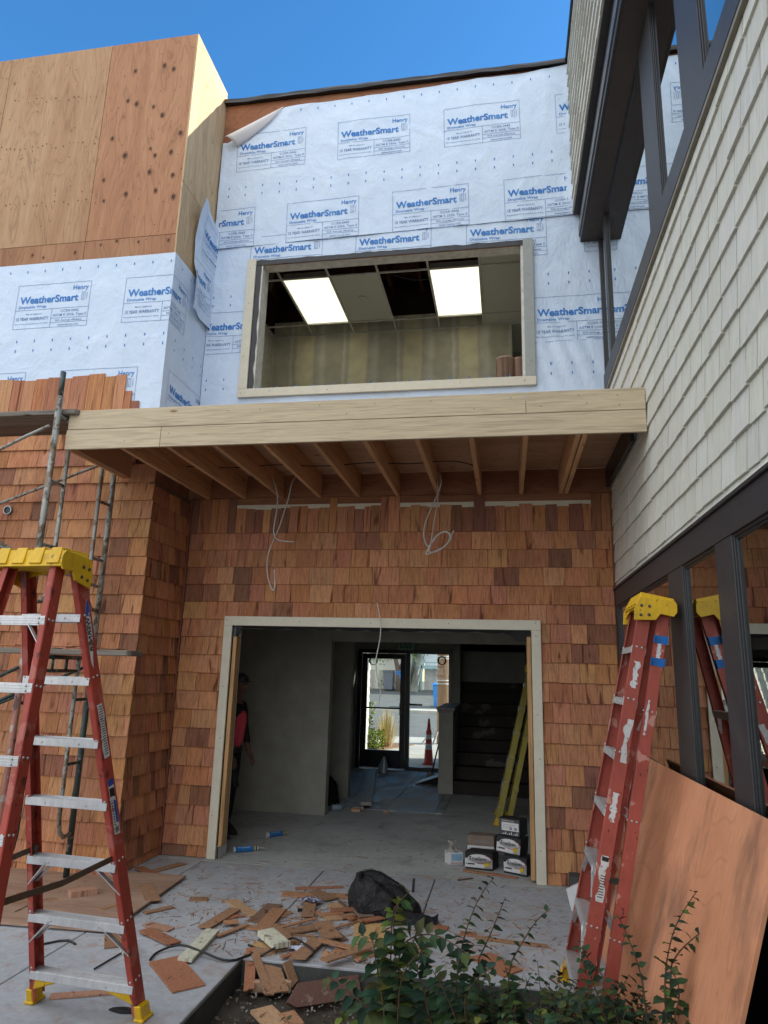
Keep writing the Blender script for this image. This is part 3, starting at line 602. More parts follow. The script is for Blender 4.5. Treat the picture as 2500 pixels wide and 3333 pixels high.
# ------------------------------------------------------------------ left plywood block
LB = thing('plywood_block', 'projecting left block with bare plywood above, printed wrap in the middle and cedar shingles below', 'building', (-4.5, -.78, 0))
part('block_core', SHEATH, LB, lambda b: (b.box(-9, -3.075, -.755, .14, 0, 7.99), b.box(-9, -3.52, .14, 6.5, 0, 7.99)))
r2 = random.Random(5)
def plf(b):
    xs = [-9, -7.55, -6.4, -5.215, -4.03, -3.066]; g = .003
    for a, c in zip(xs, xs[1:]): k = r2.uniform(.92, 1.1); b.box(a+g, c-g, -.772, -.755, 5.66+g, 8.0, (k, k*.98, k*.95, r2.random()))
KNOT = flat('knot_dark', (.085, .042, .025), .7, .2, sc=60); KRING = flat('knot_ring', (.26, .13, .075), .7, .2, sc=40)
def knots(b, bx):
    r = random.Random(17); Z1 = lambda a, c: (a*.5425, c*.5425)
    def k(px, py, rr, hole=False):
        p = P(*Z1(px, py), y=-.7735); use = bx[0]+.02 < p.x < bx[1]-.02 and bx[2]+.02 < p.z < bx[3]-.02
        for q, m_, yy in ((1.7, 1, 0), (1.0, 0, .0006)):
            n = 12; pts = [(p.x+rr*.8*q*math.cos(i*math.pi/6)*r.uniform(.85, 1.15), p.y-yy, p.z+rr*q*1.15*math.sin(i*math.pi/6)*r.uniform(.85, 1.15)) for i in range(n)]
            if use: b.poly(pts, None, m_+1)
    for px, py in ((813, 425), (987, 393), (1042, 413), (643, 458), (768, 605), (820, 623), (921, 640), (974, 690), (1083, 797), (674, 832), (903, 890), (929, 932), (1026, 912), (897, 1032), (1036, 1050), (622, 1080), (755, 1165), (933, 1143), (1040, 1180), (622, 1205)): k(px, py, r.uniform(.013, .022))
    for px, py in ((115, 1475), (195, 1530), (260, 1545), (370, 1462), (450, 1515), (605, 1468), (700, 1445), (830, 1450), (1010, 1440)): k(px, py, r.uniform(.010, .018))
    k(750, 933, .026)
    for i in range(26):
        for y0 in (610, 915, 1262): 
            if r.random() < .8: k(-100+i*27+r.uniform(-6, 6), y0-i*1.3+r.uniform(-16, 16)+(30 if y0 == 610 else 0)-20, r.uniform(.003, .0065))
    for i in range(60): k(r.uniform(0, 1060), r.uniform(380, 1380), r.uniform(.002, .005))
for a, c, k, s_ in ((-9, -7.55, 1, .1), (-7.55, -6.4, 1.05, .5), (-6.4, -5.215, 1.0, .22), (-5.215, -4.03, 1.06, .66)): part('plywood_panel', [PLYW, KNOT, KRING], LB, lambda b: (b.box(a+.003, c-.003, -.772, -.755, 5.663, 8.0, (k, k*.97, k*.93, s_)), knots(b, (a, c, 5.66, 8.0))))
for n_, (a, c, z0, z1, k, s_) in enumerate(((-4.03, -3.066, 5.663, 8.0, 1.12, .31), (-9, -6.6, 5.3, 5.657, .95, .8), (-6.6, -4.03, 5.3, 5.657, .95, .4), (-4.03, -3.066, 5.3, 5.657, 1.0, .9))):
    part('plywood_panel', [PLYR, KNOT, KRING], LB, lambda b: (b.box(a+.003, c-.003, -.772, -.755, z0, z1, (k, k, k, s_)), knots(b, (a, c, z0, z1))))
PLYS = ply_mat('plywood_side', ((.42, .30, .18), (.52, .38, .24), (.58, .44, .28)), 'z', .3)
part('plywood_panel', PLYS, LB, lambda b: b.box(-3.075, -3.058, -.774, -.002, 6.243, 8.0, (1.05, 1.02, .95, .4)))
part('plywood_panel', PLYS, LB, lambda b: b.box(-3.075, -3.058, -.774, -.002, 5.3, 6.237, (1.0, .97, .92, .7)))
def bsurf(x, z): return -.782+ridge(x, z, 60)*.35
def ssurf(y, z): return -3.050+ridge(y, z, 80)*.35
def bwrap(b):
    b.grid(120, 60, lambda u, v: (-9+(5.95)*u, bsurf(-9+5.95*u, 3.4+2.05*v) if u < 1 else -.781, 3.4+2.05*v))
    b.grid(24, 60, lambda u, v: (ssurf(-.781+.78*u, 3.45+2.0*v) if u > 0 else -3.0505, -.781+.775*u, 3.45+2.0*v))
part('block_wrap_sheet', WRAP, LB, bwrap, smooth=True)
def bprint(b):
    f1 = lambda x, z: (x, bsurf(x, z)-.003, z); f2 = lambda x, z: (ssurf(-.781+(x+3.05), z)+.0035, -.781+(x+3.05), z)
    for x, z in [(-3.53-1.145*k, 4.745) for k in range(3)]+[(-2.945-1.145*k, 3.82) for k in range(4)]:
        if x < -3.05: stamp(b, LAB, x, z, f1, [(0, -3.051, True)])
        if x+LW > -3.05: stamp(b, LAB, x, z, f2, [(0, -3.049, False), (0, -2.28, True)])
    for k in range(34):
        x = -3.10-.19*k+.77
        for z in (5.35, 4.60, 4.50, 3.66):
            if x < -3.06: stamp(b, DASH, x, z, f1)
            elif x < -2.3: stamp(b, DASH, x, z, f2)
part('printed_lettering', [INK, INKG], LB, bprint)
def bflap(b):
    def h(u, v):
        y = -.47+.47*u+.03*math.sin(v*5)*(1-u); z = 5.05+1.20*v-.05*u*v; d = .012+.055*(1-u)**2*(.5+.5*math.sin(v*7+1))+.02*mnoise.noise(V(u*3, v*5, 0))*(1-u)
        if v > .8: d += .05*(v-.8)*5*(1-u)
        return (-3.045+d+.03*u*u, y, z)
    b.grid(30, 60, h)
part('loose_wrap_flap', WRAP, BLD, bflap, smooth=True)
def fprint(b):
    def fn(x, z):
        u = (x+3.52)/.47; v = (z-5.05)/1.2; y = -.47+.47*u+.03*math.sin(v*5)*(1-u); d = .012+.055*(1-u)**2*(.5+.5*math.sin(v*7+1))+.02*mnoise.noise(V(u*3, v*5, 0))*(1-u)
        if v > .8: d += .05*(v-.8)*5*(1-u)
        return (-3.045+d+.03*u*u+.005, y, z-.05*u*v)
    for z in (5.16, ): stamp(b, LAB, -3.90, z, fn, [(0, -3.51, False), (0, -3.06, True)])
    stamp(b, LAB, -3.38-.0, 5.70, fn, [(0, -3.51, False), (0, -3.06, True)])
part('printed_lettering', [INK, INKG], BLD, fprint)
r3 = random.Random(9)
def bshing(b):
    fr = wall_frame('y', -.785)
    for i in range(-4, 21):
        z = 2.69-PITCH*(i-1)+PITCH
        if z < -.155: continue
        if z > 3.9: continue
        X1 = -3.012 if z < 3.25 else -3.22 if z < 3.45 else -3.30 if z < 3.6 else -3.33
        course(b, fr, -8.5 if z > 3.0 else -6.2, X1, max(z, .006), PITCH+.005-(max(z, .006)-z), lambda r: cedar_col(r, .10), r3, .095, .27)
    u = -8.5
    while u < -3.335:
        w = r3.uniform(.09, .17); top = 4.215-.35*0+r3.uniform(-.035, .02); z0 = 3.846; w = min(w, -3.33-u)
        if u > -3.46: top = 4.05
        b.hexa([fr(u+.002, z0, 0), fr(u+w-.002, z0, 0), fr(u+w-.002, z0, .018), fr(u+.002, z0, .018), fr(u+.002, top, 0), fr(u+w-.002, top, 0), fr(u+w-.002, top+r3.uniform(-.006, .006), .008), fr(u+.002, top, .008)], cedar_col(r3, .25)); u += max(w, .01)
    b.hexa([fr(-3.33, 3.70, 0), fr(-3.24, 3.70, 0), fr(-3.24, 3.70, .018), fr(-3.33, 3.70, .018), fr(-3.33, 3.95, 0), fr(-3.25, 3.95, 0), fr(-3.25, 3.95, .008), fr(-3.33, 3.95, .008)], cedar_col(r3, .9))
part('cedar_shingles', CEDAR, LB, bshing)
def sshing(b):
    fr = wall_frame('x+', -3.045)
    for i in range(-1, 21):
        z = 2.69-PITCH*(i-1)+PITCH
        if z < -.155 or z > 3.1: continue
        course(b, fr, -.79, -.032, max(z, .006), min(PITCH+.005, 3.17-z)-(max(z, .006)-z), lambda r: cedar_col(r, .16), r3, .06, .15)
part('cedar_side_shingles', CEDAR, LB, sshing)
part('trim_board', flat('dark_trim_board', (.16, .085, .06), .6), LB, lambda b: b.box(-3.06, -3.022, -.80, -.03, 3.165, 3.195))
vt = P(27, 1661, y=-.81)
VT = part('vent_pipe', flat('vent_chrome', (.30, .33, .33), .25, .6, .8), LB, lambda b: b.tube([V(vt.x, -.825, vt.z), V(vt.x, -.80, vt.z)], .036, 20, caps=False), solid=.008)
part('vent_hole', flat('vent_dark', (.008, .012, .012), .2, .5), VT, lambda b: b.tube([V(vt.x, -.815, vt.z), V(vt.x, -.80, vt.z)], .033, 20))

# ------------------------------------------------------------------ canopy
CN = thing('entry_canopy', 'flat timber canopy with open joists and a two-board tan fascia over the doorway', 'canopy', (-1.2, -.8, 3.2))
def fb(b):
    for a, c, z0, z1 in ((-3.285, .15, 3.356, 3.508), (.153, .926, 3.356, 3.508), (-3.292, -2.515, 3.198, 3.352), (-2.512, .926, 3.198, 3.352)):
        k = rng.uniform(.94, 1.06); b.box(a, c, -1.675, -1.650, z0, z1, (k, k, k, 1))
part('fascia_board', [FASCIA, NAILM], CN, nails([(x, -1.6755, z) for x, z in ((-2.0, 3.46), (-1.75, 3.46), (-1.3, 3.47), (-1.1, 3.40), (-.9, 3.47), (-.5, 3.47), (-.2, 3.40), (.05, 3.47), (.25, 3.40), (.5, 3.47), (.55, 3.41), (.75, 3.46), (.76, 3.39), (-2.8, 3.25), (-2.45, 3.3))], .004, fb), bevel=.002)
CMX = [-2.845, -2.475, -2.10, -1.725, -1.35, -.975, -.60, -.222, .147]
for x in CMX: k = rng.uniform(.85, 1.1); part('joist', JOIST, CN, lambda b: b.box(x-.018, x+.018, -1.648, -.0405, 3.208, 3.438, (k, k*.98, k*.96, 1)), bevel=.002)
for x in (.495, .540): part('joist', JOIST, CN, lambda b: b.box(x-.018, x+.018, -1.648, -.0405, 3.208, 3.438, (1, .98, .95, 1)), bevel=.002)
part('rim_joist', JOIST, CN, lambda b: (b.box(-3.262, -3.226, -1.648, -.83, 3.21, 3.44, (.75, .7, .7, 1)), b.box(-3.30, -3.265, -1.648, -.83, 3.205, 3.40, (1.0, .95, .9, 1))), bevel=.002)
part('ledger_board', SHEATH, CN, lambda b: b.box(-3.03, .92, -.040, -.003, 3.222, 3.438))
part('roof_decking', DECKING, CN, lambda b: (b.box(-3.02, .90, -1.648, -.043, 3.4395, 3.455), b.box(-3.262, -3.02, -1.648, -.80, 3.4415, 3.455)))
part('metal_edge', BLACKF, CN, lambda b: (b.box(.885, .912, -1.30, -.045, 3.26, 3.436),))

# ------------------------------------------------------------------ right wing
RWG = thing('painted_wing', 'right wing with pale painted shingles and long rows of dark framed windows', 'building', (1.5, -3, 0))
LO = [(-.75, -.10), (-1.99, -.86), (-2.93, -2.33), (-5.4, -3.17)]; UP = [(-.33, -.06), (-2.13, -.45), (-2.99, -2.47), (-5.4, -3.34)]
r4 = random.Random(12)
def pcol(r): k = r.uniform(.94, 1.03); return (.64*k, .63*k*r.uniform(.99, 1.01), .56*k*r.uniform(.96, 1.02), r.random())
def wsh(b):
    fr = wall_frame('x-', .943)
    z = 2.375
    zs = [2.372]+[2.418+PITCH*i for i in range(11)]
    for i, z in enumerate(zs): course(b, fr, -8.0, -.006, z, min((.05 if i == 0 else PITCH+.004), 4.15-z), pcol, r4, .10, .27, th=.017, jz=.004, tilt=.010, gap=.008)
part('painted_shingles', PAINTSH, RWG, wsh)
def wcore(b):
    b.box(.96, 1.1, -8, 0, 2.215, 4.33); b.box(.96, 1.1, -8, 0, -.3, 1.06); b.box(.96, 1.1, -8, -5.4, 1.06, 7.8); b.box(1.1, 6, -8.1, -8, 0, 7.8)
    b.box(3.0, 3.1, -8, 0, 0, 6.3); b.box(1.1, 3.0, -8, 0, .0, .1); b.box(1.1, 3.0, -8, 0, 2.6, 2.75); b.box(1.1, 3.0, -8, 0, 3.6, 3.7); b.box(1.1, 3.0, -8, 0, 5.75, 5.85); b.box(.78, 3.1, -8, 6.2, 6.1, 7.8); b.box(1.1, 3.0, -.1, -.0, 0, 6.1)
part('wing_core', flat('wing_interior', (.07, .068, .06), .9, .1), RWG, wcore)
part('base_wall', flat('black_base', (.012, .012, .013), .7, .2), RWG, lambda b: b.box(.945, .96, -8, 0, -.3, 1.055))
def trims(b):
    b.box(.920, .958, -8, -.002, 2.213, 2.352); b.box(.905, .958, -8, -.002, 2.352, 2.370); b.box(.915, .96, -8, -.002, 4.178, 4.335); b.box(.915, .97, -8, -.002, 1.035, 1.078)
part('trim_band', DARKP, RWG, trims, bevel=.002)
part('trim_cap', flat('pale_cap', (.22, .20, .16)), RWG, lambda b: b.box(.918, .96, -8, -.002, 4.152, 4.176))
if True:
    for L, z0, z1 in ((LO, 1.078, 2.213), (UP, 4.335, 5.735)):
        e = [-.002]+[v for p in L for v in (p[1], p[0])]
        for i in range(0, len(e)-1, 2): part('window_post', DARKP, RWG, lambda b: b.box(.924, .965, e[i+1], e[i], z0, z1), bevel=.002)
for L, z0, z1 in ((LO, 1.078, 2.213), (UP, 4.335, 5.735)):
    for a, c in L:
        def wf(b):
            t = .035
            for k, (xx, tt) in enumerate(((.930, .014), (.937, .026))):
                b.box(xx, xx+.03, a, a+tt, z0, z1); b.box(xx, xx+.03, c-tt, c, z0, z1); b.box(xx, xx+.03, a+tt, c-tt, z0, z0+tt); b.box(xx, xx+.03, a+tt, c-tt, z1-tt, z1)
        w_ = part('window', flat('window_frame_black', (.018, .02, .022), .4, .5, bump=0), RWG, wf, bevel=.002)
        part('pane', GLASSW, w_, lambda b: b.poly([(.944, a+.02, z0+.02), (.944, a+.02, z1-.02), (.944, c-.02, z1-.02), (.944, c-.02, z0+.02)]))
part('soffit', DARKS, RWG, lambda b: b.box(.775, .96, -8, -.012, 5.737, 5.76))
part('fascia_board', DARKP, RWG, lambda b: (b.box(.755, .774, -8, -.012, 5.735, 6.05), b.box(.70, .755, -8, -.03, 6.03, 6.05)), bevel=.002)
part('gutter_trim', flat('eave_trim_light', (.13, .13, .135), .4), RWG, lambda b: b.box(.744, .754, -8, -.012, 5.80, 5.90))
def ush(b):
    fr = wall_frame('x-', .705)
    for i in range(11): course(b, fr, -8.0, -.035, 6.055+PITCH*i, PITCH+.004, pcol, r4, .10, .22, th=.020, jz=.005, tilt=.01)
part('upper_painted_shingles', PAINTSH, RWG, ush)
part('roof_cap', BLACKF, RWG, lambda b: (b.box(.675, .80, -8, -.03, 7.84, 7.875), b.box(.71, .78, -8, -.035, 6.05, 7.84)))

# ------------------------------------------------------------------ ladders
def rail(b, p0, p1, s, hw=.034, fl=.028, t=.004, riv=()):
    p0, p1 = Vector(p0), Vector(p1); d = p1-p0; a = V(s, 0, 0); a = (a-d*(a.dot(d)/d.length_squared)).normalized(); c = d.cross(a).normalized()
    b.obox(p0-c*hw, d, c*2*hw, -a*t)
    for k in (-1, 1): b.obox(p0+c*k*hw-(c*t if k > 0 else V(0, 0, 0))-a*t, d, c*t, -a*fl)
    for f in riv:
        q = p0+d*f
        for k in (-1, 1):
            o = q+c*k*(hw+.001)-a*.016; b.tube([o-c*k*.002, o+c*k*.0035], [.0075, .0055], 8, None, 1)
        for k in (-.4, .4): o = q+c*k*hw; b.tube([o-a*.001, o+a*.004], [.007, .005], 8, None, 1)
def ladder(name, label, group, H=2.10, w0=.300, w1=.150, v0=.285, v1=.140, lean=.315, lean2=.16, gap=.085, steps=(), rears=(), redm=None, closed=False, capm=None):
    R = thing(name, label, 'ladder', (0, 0, 0), group); redm = redm or RED
    fl = 0 if closed else lean; rl = .02 if closed else lean2
    F = lambda s, z: V(s*(w0+(w1-w0)*z/2.0), -fl*z, z)
    B = lambda s, z: V(s*(v0+(v1-v0)*z/2.0), -fl*H-gap-(H-z)*rl if not closed else -gap-.012+(H-z)*-rl*.5, z)
    def pt(nm, mat, fn, **k):
        b = MB(); fn(b); o = b.build(nm, mat, None, **k); o.parent = R; return o
    zt = H-.06
    for s in (-1, 1):
        pt('front_rail', [redm, RIVET], lambda b: rail(b, F(s, .03), F(s, zt), s, riv=[z/zt for z in steps]), bevel=.0015)
        pt('rear_rail', [redm, RIVET], lambda b: rail(b, B(s, .03), B(s, zt), s, hw=.030, riv=[z/zt for z in rears]), bevel=.0015)
        def boot(b, fn):
            q = fn(s, .0); q2 = fn(s, .075); b.obox(q+V(-.02, -.040, 0), V(.040, 0, 0), V(0, .080, 0), q2-q); b.obox(q+V(-.026, -.048, 0), V(.052, 0, 0), V(0, .096, 0), V(0, 0, .018))
        fr_ = pt('front_foot', YEL, lambda b: (boot(b, F), b.hexa([F(s, .07)+V(-s*.012, -.036, 0), F(s, .07)+V(-s*.012, .036, 0), F(s, .125)+V(-s*.03, .036, .0), F(s, .125)+V(-s*.03, -.036, .0), F(s, steps[0])+V(-s*.165, -.036, -.034), F(s, steps[0])+V(-s*.165, .036, -.034), F(s, steps[0])+V(-s*.075, .036, -.006), F(s, steps[0])+V(-s*.075, -.036, -.006)])), bevel=.006)
        pt('rear_foot', YEL, lambda b: boot(b, B), bevel=.004)
        zz = .75 if not closed else .70
        a, c = F(s, zz)+V(-s*.02, 0, 0), B(s, zz)+V(-s*.02, 0, 0)
        pt('spreader', STEELG if closed else flat('spreader_brown', (.14, .10, .07), .5, .4, .5), lambda b: (b.beam(a, (a+c)/2+V(0, 0, -.02), .004, .026), b.beam((a+c)/2+V(0, 0, -.02), c, .004, .026), b.tube([a-V(.01, 0, 0), a+V(.01, 0, 0)], .016, 10)))
    for i, z in enumerate(steps):
        l, r = F(-1, z), F(1, z); w = r.x-.006; y = l.y
        def st(b):
            b.box(-w, w, y-.034, y+.034, z-.003, z+.001); b.box(-w, w, y-.037, y-.034, z-.034, z+.001); b.box(-w, w, y+.034, y+.037, z-.034, z+.001)
            for k in range(7): b.box(-w, w, y-.031+k*.0095, y-.028+k*.0095, z+.001, z+.0035)
            for u in (-.5, .5):
                for k in (-1, 1): b.tube([V(u*w, y+k*.036, z-.018), V(u*w, y+k*.040, z-.018)], [.006, .004], 8, None, 1)
        pt('step', [ALU, RIVET], st, bevel=.001)
        if i in (1, 2):
            for s in (-1, 1):
                for k in (-1, 1): a = V(s*w*.55, y+k*.030, z-.02); c = F(s, z-.135)+V(-s*.008, k*.026, 0); pt('step_brace', ALU, lambda b: b.beam(a, c, .005, .024, (0, 1, 0)))
    for i, z in enumerate(rears):
        l = B(-1, z); w = B(1, z).x-.004; y = l.y
        def rr(b):
            b.box(-w, w, y-.033, y-.030, z-.020, z+.020); b.box(-w, w, y-.030, y-.015, z+.017, z+.020); b.box(-w, w, y-.030, y-.015, z-.020, z-.017)
            for k in (-1, 0, 1): b.box(-w, w, y-.0345, y-.033, z+k*.011-.002, z+k*.011+.002)
            for s in (-1, 1):
                for k in (-1, 1): b.tube([V(s*(w-.03), y-.034, z+k*.01), V(s*(w-.03), y-.038, z+k*.01)], [.0065, .004], 8, None, 1)
        pt('rear_brace', [ALU, RIVET], rr, bevel=.001)
        if i == len(rears)-1:
            for s in (-1, 1): a = V(s*w*.45, y-.028, z-.01); c = B(s, z-.11)+V(-s*.01, -.02, 0); pt('corner_brace', ALU, lambda b: b.beam(a, c, .003, .018, (0, 1, 0)))
    yf = F(1, H).y; yc = yf-gap*.5; hw = w1+.022; yb = yc-gap*.5-.055; ya = yf+.050
    def cap(b):
        # moulded top: body slab, ribs, flared ends, arched rear skirt
        b.hexa([(-hw-.012, yb-.008, H-.075), (hw+.012, yb-.008, H-.075), (hw+.012, ya+.008, H-.075), (-hw-.012, ya+.008, H-.075), (-hw+.006, yb+.012, H+.0), (hw-.006, yb+.012, H+.0), (hw-.006, ya-.012, H+.0), (-hw+.006, ya-.012, H+.0)])
        for u in (-.78, -.26, .26, .78):
            x = u*hw; b.hexa([(x-.032, yb-.014, H-.062), (x+.032, yb-.014, H-.062), (x+.032, ya+.012, H-.062), (x-.032, ya+.012, H-.062), (x-.026, yb+.010, H+.010), (x+.026, yb+.010, H+.010), (x+.026, ya-.010, H+.010), (x-.026, ya-.010, H+.010)])
        for s in (-1, 1):
            x = s*(hw+.004)
            b.prism([(yb-.014, H-.060), (yb+.000, H-.088), (yc-.030, H-.088), (yc-.012, H-.125), (ya+.004, H-.150), (ya+.012, H-.085), (ya-.005, H-.02), (yb+.008, H-.004), (yb-.006, H-.02)], (x, 0, 0), (0, 1, 0), (0, 0, 1), (s*.010, 0, 0))
            for yy, zz in ((ya-.02, H-.065), (ya-.025, H-.115), (ya-.06, H-.06), (ya-.065, H-.105)): b.tube([V(x+s*.010, yy, zz), V(x+s*.015, yy, zz)], [.0095, .007], 10, None, 1)
        n = 14
        for i in range(n):
            a, c = -hw+2*hw*i/n, -hw+2*hw*(i+1)/n; za, zb_ = [H-.135+.055*max(0, math.cos(q/hw*1.45))**.5 for q in (a, c)]
            b.hexa([(a, ya-.008, za), (c, ya-.008, zb_), (c, ya-.002, zb_), (a, ya-.002, za), (a, ya-.008, H-.05), (c, ya-.008, H-.05), (c, ya-.002, H-.05), (a, ya-.002, H-.05)])
    pt('top_cap', [capm or YEL, flat('dark_rivet', (.05, .04, .035), .4, .5)], cap, bevel=.006, seg=2)
    R['_F'] = 0; del R['_F']
    return R, pt, F, B
STP = [.165+.278*k for k in range(7)]
L1, pt1, F1, B1 = ladder('stepladder', 'open red stepladder with yellow top standing on the patio at the left', 'red stepladders', steps=STP, rears=[.41, .687, .963, 1.239, 1.515, 1.79])
L1.location = (-2.001, -2.71, 0); L1.rotation_euler = (0, 0, math.radians(-4))
STKW = worn_mat('sticker_white', (.58, .58, .57), (.35, .12, .10), .60, .5, .3, 20); STKB = flat('sticker_blue', (.03, .07, .35), .5, bump=0); STKK = flat('sticker_black', (.02, .02, .02), .5, bump=0)
def on_rail(Fn, s, hw=.034, off=.0012):     # (u across web, v = height) -> point just proud of the web's outer face
    def fn(u, v):
        p0, p1 = Fn(s, .03), Fn(s, 2.04); d = p1-p0; a = V(s, 0, 0); a = (a-d*(a.dot(d)/d.length_squared)).normalized(); c = d.cross(a).normalized()*(-s)
        return p0+d*((v-.03)/2.01)+c*u+a*off
    return fn
rw = on_rail(F1, 1); rw2 = on_rail(F1, 1, off=.002)
def stk1(b):
    b.poly([rw(u, v) for u, v in ((-.022, 2.0-.12), (-.010, 1.905), (.004, 1.87), (.014, 1.80), (.016, 1.72), (.017, 1.63), (.006, 1.60), (-.002, 1.65), (-.012, 1.70), (-.020, 1.78))], None, 0)
    b.poly([rw2(u, v) for u, v in ((-.020, 1.885), (-.010, 1.90), (.004, 1.865), (.010, 1.83), (-.010, 1.83), (-.019, 1.82))], None, 1)
    ink = Ink(); ink.text('WERNER', 0, 0, .155, .024, .03)
    for q, s_ in ink.p:
        if max(v for v, _ in q) < .105 or True: b.poly([rw2(-.010+t, 1.825-u) for u, t in q], None, 2)
pt1('brand_sticker', [STKW, STKB, STKK], stk1)
def stk2(b):
    r = random.Random(2); ed = [(-.020+r.uniform(-.003, .003), 1.44-.02*k) for k in range(13)]; er = [(.018+r.uniform(-.005, .004), 1.20+.02*k) for k in range(13)]
    b.poly([rw(u, v) for u, v in ed+er], None, 0)
    for k in range(20): v = 1.43-k*.011; b.poly([rw2(-.014, v), rw2(.012-r.random()*.01, v), rw2(.012, v-.004), rw2(-.014, v-.004)], None, 2)
pt1('warning_sticker', [STKW, STKB, STKK], stk2)
def stk3(b):
    b.poly([rw(u, v) for u, v in ((-.020, 1.10), (.018, 1.105), (.020, .86), (-.020, .85))], None, 0); b.poly([rw2(u, v) for u, v in ((-.020, 1.10), (.018, 1.105), (.018, 1.075), (-.020, 1.072))], None, 1)
    b.poly([rw2(u, v) for u, v in ((-.018, 1.06), (.016, 1.065), (.016, 1.03), (-.018, 1.02))], None, 2); b.poly([rw2(u, v) for u, v in ((-.018, 1.0), (-.002, 1.01), (-.002, .91), (-.018, .90))], None, 1)
    for k in range(9): v = 1.0-k*.012; b.poly([rw2(.003, v), rw2(.015, v), rw2(.015, v-.005), rw2(.003, v-.005)], None, 2)
    for k in range(9): u = -.014+k*.003; b.poly([rw2(u, .89), rw2(u+.0016, .89), rw2(u+.0016, .865), rw2(u, .865)], None, 2)
pt1('spec_sticker', [STKW, STKB, STKK], stk3)
def fork(ang): return (0, 0, math.radians(ang))
# right ladder, folded and leaning on the wing's window post
L2, pt2, F2, B2 = ladder('stepladder', 'folded red stepladder with torn stickers and blue tape leaning against the dark windows', 'red stepladders', H=2.12, steps=STP, rears=[.41, .963, 1.515], closed=True, redm=REDW)
L2.location = (.30, -2.10, -.01)
def basis(ex, ey, ez): return Matrix((ex, ey, ez)).transposed()
an = math.atan(.222); ez = V(math.sin(an), 0, math.cos(an)); ex = V(0, 1, 0); ey = ez.cross(ex)      # local -b (rear frame) must face the wall
L2.rotation_euler = basis(ex, ey, ez).to_euler()
w2 = on_rail(F2, -1); w2b = on_rail(F2, -1, off=.002); wr = on_rail(B2, -1)
def torn_poly(b, fn, u0, u1, v0, v1, seed, m=0, n=10):
    r = random.Random(seed); L = [(u0+r.uniform(-.1, .35)*(u1-u0), v1+(v0-v1)*k/n) for k in range(n+1)]; Rr = [(u1-r.uniform(-.1, .3)*(u1-u0), v0+(v1-v0)*k/n) for k in range(n+1)]
    b.poly([fn(u, v) for u, v in L+Rr], None, m)
pt2('torn_sticker', STKW, lambda b: torn_poly(b, w2, -.016, .018, 1.62, 1.76, 1)); pt2('torn_sticker', STKW, lambda b: torn_poly(b, w2, -.012, .026, 1.24, 1.46, 2)); pt2('torn_sticker', STKW, lambda b: torn_poly(b, w2, -.016, .018, .95, 1.09, 3))
def stk4(b):
    torn_poly(b, w2, -.02, .02, .58, .79, 4, 0); r = random.Random(8); b.poly([w2b(u, v) for u, v in ((-.016, .785), (.016, .785), (.016, .765), (-.016, .765))], None, 1)
    for k in range(9): v = .70-k*.012; b.poly([w2b(-.010, v), w2b(.014, v), w2b(.014, v-.004), w2b(-.010, v-.004)], None, 1)
pt2('warning_sticker', [STKW, STKK], stk4)
BT = flat('blue_tape', (.015, .14, .42), .5, var=.2)
for v in (1.88, 1.76):
    def tp(b):
        p = [wr(-.0335, v), wr(.0335, v), wr(.0335, v+.045), wr(-.0335, v+.040)]; b.poly(p)
        b.poly([p[0]+V(-.0, -.0005, 0), p[0]+V(-.026, -.0005, 0), p[3]+V(-.026, -.0005, 0), p[3]+V(0, -.0005, 0)]); b.poly([p[1], p[1]+V(-.03, .001, 0), p[2]+V(-.03, .001, 0), p[2]])
    pt2('tape_band', BT, tp, solid=.001)
pt2('paint_scrape', STKW, lambda b: torn_poly(b, wr, -.020, -.004, 1.40, 1.58, 6)); pt2('paint_scrape', STKW, lambda b: torn_poly(b, wr, -.010, .012, 1.80, 1.88, 7))
# yellow ladder indoors, folded, leaning on the stair wall
L3, pt3, F3, B3 = ladder('stepladder', 'folded yellow stepladder leaning inside the hall beside the stairs', 'yellow ladder', H=1.84, steps=STP[:6], rears=[.41, .963], closed=True, redm=YELF, capm=YEL)
del L3['group']
an = math.atan(.235); ez = V(math.sin(an), 0, math.cos(an)); ex = V(0, 1, 0); ey = ez.cross(ex)
L3.rotation_euler = basis(ex, ey, ez).to_euler(); L3.location = (-.125, 2.40, 0)

